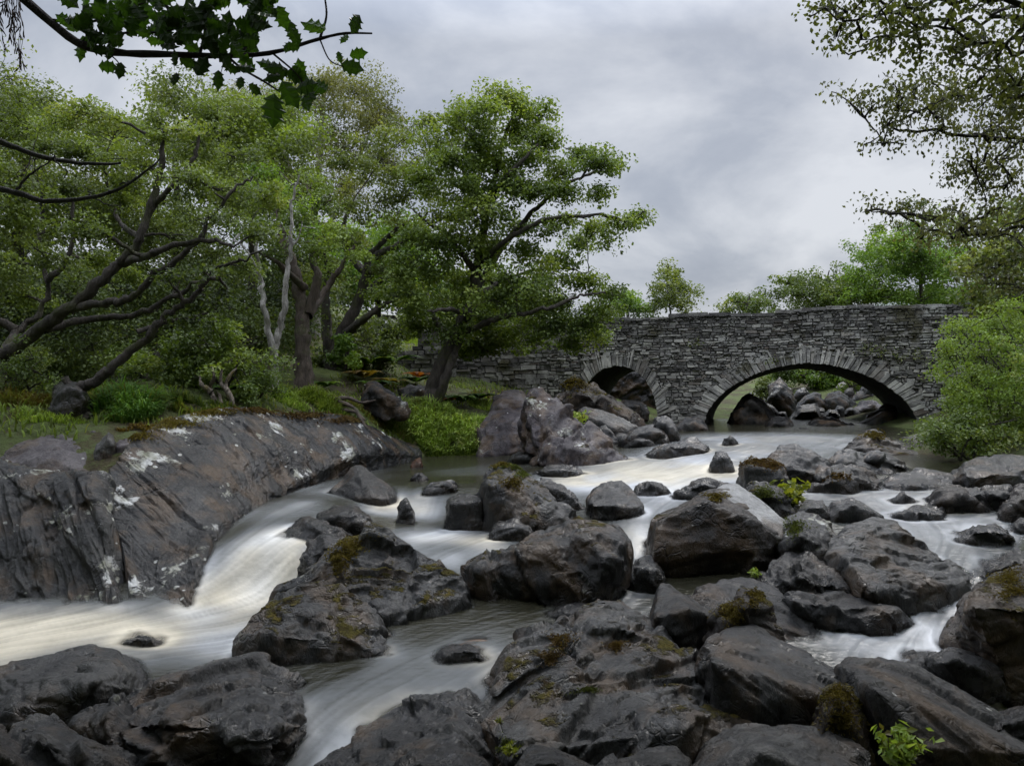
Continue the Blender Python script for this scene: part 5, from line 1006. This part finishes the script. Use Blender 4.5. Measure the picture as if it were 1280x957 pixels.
for i in range(300):
    k = R0.integers(0, 9); pts = HB[k][0]; c = catmull(np.array(pts, float), 60); q = c[R0.integers(8 if k else 22, 60)]
    if q[1] > 66 and R0.random() < .75: continue
    if q[0] > 400: continue
    holly(q[0]+R0.normal(0, 13), q[1]+R0.normal(-6, 12), R0.uniform(17, 30), R0.uniform(0, 360))
V = []; Fc = []; FV = []
for px, py, L, ang, tl, D in HL:
    c = P(px, py, D); a = math.radians(ang); L = L/F*D; u = np.array([math.cos(a), tl*.5, -math.sin(a)]); u /= np.linalg.norm(u); n_ = np.array([R0.normal(0, .35), -1, R0.normal(-.2, .5)]); n_ -= u*(n_@u); n_ /= np.linalg.norm(n_); w_ = np.cross(n_, u)
    prof = [(-.5, .03), (-.36, .20), (-.30, .30), (-.24, .19), (-.10, .27), (-.02, .36), (.05, .23), (.17, .24), (.26, .31), (.30, .16), (.42, .08), (.56, 0)]
    n0 = len(V)
    for x, y in prof: V.append(c+u*x*L+n_*(.10*L*(1-4*x*x)*.4))
    for x, y in prof: V.append(c+u*(x+.02)*L+w_*y*L*1.15+n_*(-.07*L+ .05*L*(y > .28)))
    for x, y in prof: V.append(c+u*(x-.01)*L-w_*y*L*1.15+n_*(-.07*L+ .05*L*(y > .28)))
    m_ = len(prof); r_ = R0.beta(1.6, 3)
    for k in range(m_-1): Fc += [(n0+k, n0+k+1, n0+m_+k+1, n0+m_+k), (n0+k+1, n0+k, n0+2*m_+k, n0+2*m_+k+1)]; FV += [r_, r_]
mkc(t, 'leaves', np.array(V), Fc, leaf_mat(((.010,.022,.008), (.022,.050,.010), (.05,.12,.015), (.12,.22,.03)), .42, .32, .5), False, {'v': ('FACE', FV)})

# ---------------------------------------------------------------- grass, heather, ferns
def blades(pts, L, R, lean=.5, width=.012, dirn=None):
    n = len(pts); a = R.uniform(0, 2*np.pi, n); d = np.stack([np.cos(a), np.sin(a), 0*a], 1)
    if dirn is not None: d = d*.6+np.asarray(dirn); d /= np.linalg.norm(d, axis=1, keepdims=True)+1e-9
    L = (L*R.uniform(.55, 1.2, n))[:,None]; k = (lean*R.uniform(.3, 1.6, n))[:,None]; s_ = np.cross(d, np.array([0, 0, 1.])); s_ = s_*width*R.uniform(.7, 1.3, n)[:,None]
    z = np.array([0, 0, 1.]); p0 = pts; p1 = pts+z*L*.5+d*L*k*.22; p2 = pts+z*L*(.85-.15*k)+d*L*k*.62; p3 = pts+z*L*(.98-.42*k)+d*L*k*1.05
    v = np.stack([p0-s_, p0+s_, p1+s_*.9, p1-s_*.9, p2+s_*.6, p2-s_*.6, p3+s_*.1, p3-s_*.1], 1).reshape(-1, 3); b_ = np.arange(n)[:,None]*8
    f = np.concatenate([b_+np.array([[0, 1, 2, 3]]), b_+np.array([[3, 2, 4, 5]]), b_+np.array([[5, 4, 6, 7]])], 0); return v, f, n
def gpt(px, D, dx=0., dy=0.):
    x = (px-640)/F*D; return np.array([x, D, gh(x, D)])
# top surface of rocks and ground together, for planting
GV = np.array([vx.co[:] for vx in bpy.data.objects['ground'].data.vertices]); 
def surf(x, y):
    h = TB.ray_cast(Vector((x, y, 30)), Vector((0, 0, -1))); z = gh(x, y)
    return max(z, h[0].z) if h[0] is not None and h[0].z < z+.5 else z
def clump(label, px, D, rx, ry, n, L, cols, sd, lean=.6, width=.010, name='grass_clump', cat='grass', hump=.0, group=None, dirn=None):
    R = np.random.default_rng(sd); a = R.uniform(0, 2*np.pi, n); q = np.sqrt(R.uniform(0, 1, n)); cx = (px-640)/F*D
    x = cx+rx*q*np.cos(a); y = D+ry*q*np.sin(a); z = np.array([gh(i, j) for i, j in zip(x, y)])+hump*(1-q*q)-.03
    kk = fbm(np.stack([x*3.1, y*3.1, 0*x+sd], 1), 3); kp = kk > .40; x, y, z, a, q, kk = x[kp], y[kp], z[kp], a[kp], q[kp], kk[kp]; L = L*(.35+1.5*(kk-.3))*R.uniform(.6, 1.25, len(x))*(1-.35*q)
    dr = np.stack([np.cos(a)*q, np.sin(a)*q, 0*a], 1) if dirn is None else dirn
    v, f, m_ = blades(np.stack([x, y, z], 1), L, R, lean, width, dr); loc = (cx, D, gh(cx, D)-.03)
    vv_ = np.clip(R.beta(2, 2, m_), 0, 1); o = mk(name, v, f, leaf_mat(cols, .4, .6, .2), None, False, {'v': ('FACE', np.tile(vv_, 3))}, loc)
    return tag(o, label, cat, group)
GR = ((.12,.10,.035), (.17,.24,.05), (.30,.42,.09), (.52,.55,.26)); DRY = ((.08,.055,.025), (.15,.11,.045), (.16,.19,.05), (.32,.27,.14)); HEA = ((.03,.045,.014), (.07,.11,.02), (.13,.16,.035), (.17,.12,.08))
clump('bright long grass tumbling down the bank to the calm pool', 545, 17.3, 1.0, .75, 6500, .42, GR, 101, .8, .013, hump=.12)
clump('tall wispy bright grass left part of the bank by the calm pool', 500, 17.1, .55, .5, 2600, .40, GR, 102, .8, .012, hump=.12)
clump('pale-tipped grass beside the purple rock at the pool edge', 590, 17.0, .35, .5, 1800, .40, (GR[1], GR[2], (.28,.36,.12), (.5,.5,.3)), 103, .8, .012, hump=.1)
clump('fountain of long green grass above the upright pale stone', 160, 11.2, .5, .4, 2600, .42, (GR[0], (.07,.15,.035), (.13,.25,.06), (.24,.34,.11)), 104, .8, .008, hump=.15)
for i_, (lb_, px_, D_, rx_, n_, L_, cl_) in enumerate([
 ('brown dead bracken patch at the left edge of the bank', 12, 11.2, .7, 1800, .3, DRY), ('yellowish moss and grass hummock right of the ball-shaped boulder', 128, 11.6, .35, 1500, .16, ((.12,.11,.03), (.2,.2,.05), (.28,.28,.07), (.3,.25,.1))),
 ('brown mossy fringe hanging over the left end of the long slab', 190, 10.6, .45, 1800, .14, ((.05,.03,.012), (.11,.07,.02), (.17,.13,.03), (.2,.2,.06))), ('scruffy heather along the crest of the long slab', 300, 12.3, .5, 1500, .16, HEA),
 ('mixed dry and green grass behind the long slab crest', 455, 15.9, .5, 1800, .2, DRY), ('dark scrubby heather under the sprawling oak', 110, 12.6, .9, 2500, .3, HEA)]):
    clump(lb_, px_, D_, rx_, .35, n_, L_, cl_, 140+i_, .6, .009, hump=.06, name='undergrowth', cat='undergrowth')
clump('dark stiff heather-like tuft at the top of the long slab', 232, 11.7, .42, .3, 2600, .30, HEA, 105, .35, .008, hump=.14, name='heather', cat='heather')
clump('low grass tuft on the bank above the domed boulder', 55, 10.6, .6, .25, 1300, .16, GR, 106, .6, .007, hump=.05)
clump('small vivid grass patch in the hollow behind the fractured face', 112, 9.15, .22, .2, 900, .16, GR, 107, .6, .006, hump=.04)
clump('yellow-green grass mound on the slab below the forked birch', 395, 14.9, .75, .4, 3200, .22, (GR[0], (.12,.17,.03), (.2,.27,.05), (.33,.34,.12)), 108, .6, .010, hump=.12)
clump('green tuft right behind the long slab under the brown trunk', 362, 14.2, .35, .3, 1200, .20, GR, 109, .6, .009, hump=.1)
clump('dry reddish grass among the roots on the bank', 425, 15.8, .6, .35, 1800, .18, DRY, 110, .5, .009, hump=.05)
clump('dry tawny grass against the wing wall left of the small arch', 640, 19.6, 1.1, .5, 3200, .5, DRY, 111, .4, .012)
clump('green grass at the foot of the wing wall', 610, 18.9, .7, .4, 1800, .3, GR, 112, .5, .012)
clump('orange-brown tuft on top of the bedrock by the small arch', 700, 19.6, .45, .35, 1500, .16, ((.12,.06,.02), (.22,.10,.03), (.26,.14,.05), (.2,.2,.06)), 113, .5, .012, hump=.25)
clump('dark heather tuft low on the grassy bank by the calm pool', 498, 16.6, .35, .3, 1500, .2, HEA, 114, .4, .009, hump=.16, name='heather', cat='heather')
clump('heathery overhang above the water at the grassy bank foot', 560, 16.55, .7, .25, 2800, .18, (HEA[0], HEA[1], (.14,.19,.03), (.3,.32,.12)), 115, .7, .009, hump=.10, name='heather', cat='heather')
clump('grass on the open slope above the ruined wall', 500, 28.5, 2.2, 2.5, 3800, .35, ((.10,.13,.03), (.17,.24,.05), (.24,.32,.07), (.38,.38,.14)), 116, .4, .02)
clump('grassy fringe under the drooping bush at right', 1262, 13.4, .9, .5, 1400, .25, GR, 117, .6, .010)
# general ground cover
R = np.random.default_rng(77); n = 26000; u_ = R.uniform(-.85, .10, n); D_ = R.uniform(10, 27, n)**1.; x = u_*D_; z = np.array([gh(i, j) for i, j in zip(x, D_)]); wz = W(x, D_)
k = (z > wz+.3)&(z > 1.1); k &= fbm(np.stack([x*.8, D_*.8, 0*x], 1), 3) > .42; v, f, m_ = blades(np.stack([x, D_, z-.02], 1)[k], .17, R, .7, .013)
o = mk('ground_grass', v, f, leaf_mat(((.06,.07,.02), (.12,.17,.035), (.20,.27,.06), (.30,.28,.11)), .35, .7, .2), None, False, {'v': ('FACE', np.tile(R.beta(2, 2, m_), 3))}); tag(o, 'short grass and moss fronds covering the left bank under the trees', 'grass', kind='stuff')
def fern(label, px, D, n, L, cols, sd, hz=.0):
    R = np.random.default_rng(sd); b_ = gpt(px, D); b_[2] += hz; V = []; Fc = []; FV = []; S_ = []
    for i in range(n):
        a = R.uniform(0, 2*np.pi); l = L*R.uniform(.7, 1.15); d = np.array([math.cos(a), math.sin(a)*.8-.2, 0]); t_ = np.linspace(0, 1, 18)
        c = b_+np.outer(t_*l*.85, d)+np.outer(l*(.75*t_-.62*t_**2), [0, 0, 1]); S_.append((c, np.linspace(.006, .002, 18))); rv = R.beta(2, 2)
        for k in range(2, 18):
            w_ = l*.20*math.sin(math.pi*min(1, (k+1)/17.)**.8)+.015; tg = c[k]-c[k-1]; tg /= np.linalg.norm(tg); sd_ = np.cross(tg, [0, 0, 1]); sd_ /= np.linalg.norm(sd_)+1e-9
            for s_ in (-1, 1):
                e = c[k]+sd_*s_*w_+tg*w_*.35+np.array([0, 0, -.12*w_]); h = tg*.022*(L/.5); n0 = len(V); V += [c[k]-h, c[k]+h, e+h*.25, e-h*.25]; Fc.append((n0, n0+1, n0+2, n0+3)); FV.append(rv)
    t = empty('fern', tuple(b_), label, 'fern', 'ferns on the left bank'); v, f = tubes(S_, 4); mkc(t, 'stalks', v, f, BRNB); mkc(t, 'fronds', np.array(V), Fc, leaf_mat(cols, .4, .6, .25), False, {'v': ('FACE', FV)})
FG = ((.03,.06,.015), (.06,.12,.03), (.10,.18,.04), (.18,.24,.06)); FO = ((.10,.06,.015), (.20,.13,.03), (.22,.20,.04), (.32,.24,.07)); FR = ((.16,.04,.015), (.26,.08,.02), (.30,.12,.03), (.3,.2,.06))
for i, (lb, px, D, n, L, cl, hz) in enumerate([
 ('arching green fern in front of the ruined wall', 492, 20.6, 14, .9, FG, .35), ('deep green fern below the ruined wall', 520, 20.2, 12, .8, FG, .1), ('green fern leaning left beside the lime bush', 462, 20., 12, .9, FG, .3),
 ('yellowing fern below the lime bush', 455, 19.2, 12, .75, FO, .1), ('yellow and brown fern left of the oak trunk', 490, 19.2, 12, .7, FO, .05), ('russet dying fern beside the oak trunk', 524, 19.8, 9, .6, FR, .3),
 ('fresh fern right of the oak trunk base', 576, 18.4, 12, .7, FG, .1), ('red-brown fern at the oak trunk foot', 562, 18.2, 7, .4, FR, .1), ('dark fern behind the dry reddish grass', 470, 18.4, 12, .7, FG, .1), ('green fern against the wing wall', 598, 19.2, 12, .7, FG, .1),
 ('fern under the brown trunk at left', 405, 17., 10, .6, FG, .1), ('fern beside the leafy hazel-like shrub', 285, 12.8, 10, .5, FG, .1)]): fern(lb, px, D, n, L, cl, 200+i, hz)
# old stump and roots by the slab
t = empty('tree_stump', tuple(P(272, 512, 12.4)), 'gnarled pale-barked stump with yellow lichen on top of the long slab', 'stump'); ps = []
for a in [[(262,516),(268,500),(262,486),(268,470),(264,458)], [(286,516),(290,500),(282,484),(288,468),(296,460)], [(272,516),(276,502),(271,488)], [(264,490),(252,480),(250,470)], [(284,488),(276,478),(277,462)]]:
    c = catmull([P(x, y, 12.4+R0.uniform(-.1, .1)) for x, y in a], 16); ps.append((c, np.linspace(.05, .015, 16)*(1+R0.normal(0, .12, 16))))
v, f = tubes(ps, 10); v = v+(fbm(v*14, 3)-.5)[:,None]*.03; mkc(t, 'wood', v, f, bark_mat((.03,.02,.015), (.26,.22,.18), (.22,.17,.03)))
ps = []
for a in [[(380,505),(410,500),(440,508),(450,522),(462,540),(478,552)], [(400,508),(425,512),(445,515),(456,525)], [(415,500),(435,497),(452,503),(470,500)]]:
    c = catmull([P(x, y, 15.0+(520-y)*.01) for x, y in a], 24); ps.append((c, np.linspace(.05, .02, 24)*(1+R0.normal(0, .1, 24))))
v, f = tubes(ps, 8); o = mk('tree_roots', v, f, BRNB, loc=P(430, 515, 15)); tag(o, 'bare twisted roots lying over the bedrock below the brown trunk', 'roots')
# moss and dead-leaf cushions growing on the stones (each a part of its stone)
STONES = [o_ for o_ in C.objects if o_.type == 'MESH' and o_.get('category') in ('rock', 'boulder') and o_.parent is None]
_bv = {}
def moss(find, spots, cols, sd, per=900, size=.011, L=2.0):
    ob = [o_ for o_ in STONES if find in o_['label']][0]
    if ob.name not in _bv:
        me = ob.data; n_ = len(me.vertices); v_ = np.empty(n_*3, np.float32); me.vertices.foreach_get('co', v_); lp = np.empty(len(me.loops), np.int32); me.loops.foreach_get('vertex_index', lp)
        _bv[ob.name] = BVHTree.FromPolygons((v_.reshape(-1, 3)+np.array(ob.location)).tolist(), lp.reshape(-1, 4).tolist())
    bv = _bv[ob.name]; R = np.random.default_rng(sd); pts = []; nn = []
    for px, py, rx, ry in spots:
        for k in range(per):
            a = R.uniform(0, 6.283); q = abs(R.normal(0, .62)); q *= .85+.35*math.sin(3*a+px); x, y = px+rx*q*math.cos(a), py+ry*q*math.sin(a)
            h = bv.ray_cast(Vector((0, 0, ZC)), Vector(((x-640)/F, 1, -(y-HZ)/F)).normalized())
            if h[0] is not None and h[1].z > -.15: pts.append(h[0][:]); nn.append(h[1][:])
    if not pts: print('no moss on', find); return
    pts = np.array(pts); nn = np.array(nn); D_ = pts[:,1].mean(); hum = .03*fbm(pts*9, 2)[:,None]
    v, f = leaves(pts+nn*hum*D_/6, size*D_/5*L, R, 0., .4, 0., nn*1.2+R.normal(0, .5, nn.shape)); o_ = mk('moss', v-np.array(ob.location), f, leaf_mat(cols, .3, .8, .1), ob, False, {'v': ('FACE', R.beta(2, 2, len(f)))})
OCH = ((.03,.020,.010), (.075,.055,.016), (.13,.105,.028), (.20,.185,.05)); MGR = ((.022,.025,.010), (.050,.058,.016), (.09,.11,.028), (.16,.18,.05)); MBR = ((.025,.014,.008), (.06,.035,.015), (.11,.075,.03), (.18,.14,.06))
moss('big mossy-topped', [(436, 683, 24, 17), (424, 700, 14, 14)], OCH, 1, 1500)
moss('slanting grey boulder with mossy', [(641, 582, 16, 7), (655, 592, 12, 6)], MGR, 2, 800); moss('slanting grey boulder with mossy', [(640, 604, 15, 8), (628, 582, 12, 4)], OCH, 3, 700)
moss('square pale block', [(950, 577, 26, 5), (965, 583, 20, 5)], MBR, 4, 900)
moss('dark mossy wedge', [(955, 618, 18, 9)], MGR, 5, 900)
moss('orange-mossed knob', [(915, 765, 22, 18), (945, 745, 14, 10)], OCH, 6, 1300)
moss('upright rock furred', [(1048, 868, 20, 16), (1050, 900, 24, 26)], OCH, 7, 1500)
moss('rounded boulder blotched', [(995, 660, 14, 12)], MGR, 8, 600)
moss('massive mossy boulder', [(1262, 722, 20, 12), (1270, 740, 26, 8)], OCH, 9, 900)
moss('great wrinkled', [(700, 800, 14, 9), (688, 822, 12, 8), (770, 808, 12, 5)], MBR, 10, 900); moss('great wrinkled', [(735, 862, 16, 4), (636, 932, 12, 8)], MGR, 11, 600)
moss('huge dark-faced', [(895, 622, 14, 5)], OCH, 12, 700)
moss('brown-topped bedrock', [(715, 480, 26, 10)], OCH, 13, 1200)
moss('rusty lichen top', [(1092, 545, 18, 5)], OCH, 14, 600)
moss('brown crusted flat', [(1050, 597, 18, 5)], MBR, 15, 500)
moss('long pale-crusted', [(215, 530, 30, 8), (170, 545, 22, 8), (265, 516, 30, 5)], OCH, 16, 1500); moss('long pale-crusted', [(380, 520, 34, 4), (325, 514, 30, 4), (440, 525, 30, 5)], MBR, 17, 1300)
# little plants on stones
def sprig(label, px, py, D, h, n, cols, sd):
    R = np.random.default_rng(sd); b_ = P(px, py, D); ps = []; L_ = []
    for i in range(n):
        e = b_+np.array([R.normal(0, .35), R.normal(-.1, .3), R.uniform(.5, 1)])*h; c = wig(b_, e, 8, .1, R); ps.append((c, np.linspace(.004, .0015, 8)));
        for k in range(3, 8): L_ += [c[k]+R.normal(0, .10, 3)*h for _ in range(4)]
    t = empty('seedling', tuple(b_), label, 'seedling'); v, f = tubes(ps, 4); mkc(t, 'stem', v, f, BRNB); v, f = leaves(np.array(L_), .3*h, R, .4, .5); mkc(t, 'leaves', v, f, leaf_mat(cols, .4), False, {'v': ('FACE', R.random(len(f)))})
YG = ((.09,.11,.015), (.15,.18,.02), (.20,.22,.03), (.28,.28,.06))
for i, a in enumerate([('tiny yellow-leaved seedling by the chute beside the mossy-topped boulder', 403, 722, 7.2, .14, 3, YG), ('bushy yellow-green seedling on the dark mossy wedge', 980, 640, 10.2, .42, 14, YG), ('small fern-like plant at the foot of the lichen-blotched boulder', 945, 724, 7.0, .10, 6, GR),
   ('strappy green plant at the bottom edge beneath the long slab', 1118, 962, 3.7, .20, 14, GR), ('single yellow leaf sprig on the wrinkled boulder', 628, 905, 4.5, .06, 2, YG), ('yellow moss-like tuft low on the wrinkled boulder', 636, 945, 4.1, .07, 8, YG), ('grassy tuft on the pale block in midstream', 948, 625, 10.2, .16, 16, GR),
   ('little plant on the dark wedge boulder face', 683, 703, 7.4, .08, 2, YG), ('grass sprouting from the tilted bedrock ridge', 715, 540, 16.4, .4, 16, (GR[1], GR[2], (.3,.33,.08), (.4,.4,.14)))]): sprig(*a, 300+i)
for i, (s_, z) in enumerate([(1.35, 3.55), (1.7, 3.42), (2.05, 3.3), (2.5, 3.35), (-2.9, 3.75), (-.9, 3.25), (2.9, 3.1), (-4.6, 1.95)]):
    lb = ['weed tuft highest on the stones right above the wide arch', 'weed tuft just right of the highest one above the wide arch', 'spreading weed above the right haunch of the wide arch', 'weed near the drooping bush above the wide arch', 'small weed in the parapet stones between the arches', 'weed just left of the crown of the wide arch', 'weed low beside the right springing of the wide arch', 'weed at the water foot of the pier by the small arch'][i]
    p = B(s_, z, -.05); R = np.random.default_rng(400+i); n = 70; q = p+R.normal(0, 1, (n, 3))*np.array([.14, .05, .08]); v, f = leaves(q, .07, R, .4, .4); o = mk('wall_plant', v, f, leaf_mat(OLIVE, .35), None, False, {'v': ('FACE', R.random(n))}, p); tag(o, lb, 'plant')

# ================================================================ light, sky, camera
w = bpy.data.worlds.new('World'); bpy.context.scene.world = w; w.use_nodes = True; t = w.node_tree; t.nodes.clear()
class WT(NT):
    def __init__(s, t): s.t = t
s = WT(t); el, az = math.radians(52), math.radians(35)
sky = s.n('ShaderNodeTexSky', sky_type='NISHITA', sun_disc=False, sun_elevation=el, sun_rotation=az); sky.air_density = 1.5; sky.dust_density = 3.
g = s.coord('Generated'); xyz = s.n('ShaderNodeSeparateXYZ', _0=g); zz = s.m('MAXIMUM', xyz.outputs[2], .0)
den = s.m('ADD', zz, .45); pv = s.n('ShaderNodeCombineXYZ', _0=s.m('DIVIDE', xyz.outputs[0], den), _1=s.m('DIVIDE', xyz.outputs[1], den), _2=0.).outputs[0]
c1 = s.noise(pv, 2.4, 7, .56, .3); c2 = s.noise(pv, .9, 2, .5)
cl = s.m('ADD', s.m('MULTIPLY', c1, .65), s.m('MULTIPLY', c2, .35))
cloud = s.ramp(cl, [(.38, (2.9,3.25,4.05)), (.46, (3.7,4.05,4.8)), (.52, (4.9,5.2,5.85)), (.60, (6.4,6.65,7.2))])
zen = s.ramp(zz, [(0., .92), (.42, 1.), (.75, 4.6), (1., 5.8)])
cloud = s.mix(1., cloud, zen, 'MULTIPLY')
colr = s.mix(.90, sky.outputs[0], cloud)
bg = s.n('ShaderNodeBackground', _0=colr, _1=.105); t.links.new(bg.outputs[0], s.n('ShaderNodeOutputWorld').inputs[0])
sl = bpy.data.lights.new('sun', 'SUN'); sl.energy = 1.5; sl.angle = math.radians(14); sl.color = (1, .96, .90); so = bpy.data.objects.new('sun', sl); C.objects.link(so)
d = Vector((math.sin(az)*math.cos(el), math.cos(az)*math.cos(el), math.sin(el))); so.rotation_euler = d.to_track_quat('Z', 'Y').to_euler(); so.location = (5, 5, 30)
cam = bpy.data.cameras.new('camera'); cam.sensor_width = 36; cam.lens = 36*F/1280; cam.shift_y = (HZ-478.5)/1280; cam.clip_end = 2000; cam.clip_start = .05
co = bpy.data.objects.new('camera', cam); C.objects.link(co); co.location = (0, 0, ZC); co.rotation_euler = (math.pi/2, 0, 0)
sc = bpy.context.scene; sc.camera = co
sc.view_settings.view_transform = 'Standard'; sc.view_settings.look = 'None'; sc.view_settings.exposure = .12; sc.view_settings.gamma = 1
sc.render.engine = 'CYCLES'; cy = sc.cycles; cy.max_bounces = 5; cy.diffuse_bounces = 3; cy.glossy_bounces = 2; cy.transparent_max_bounces = 6; cy.transmission_bounces = 2; cy.use_denoising = True; cy.caustics_reflective = False; cy.caustics_refractive = False; cy.use_adaptive_sampling = True; cy.adaptive_threshold = .02
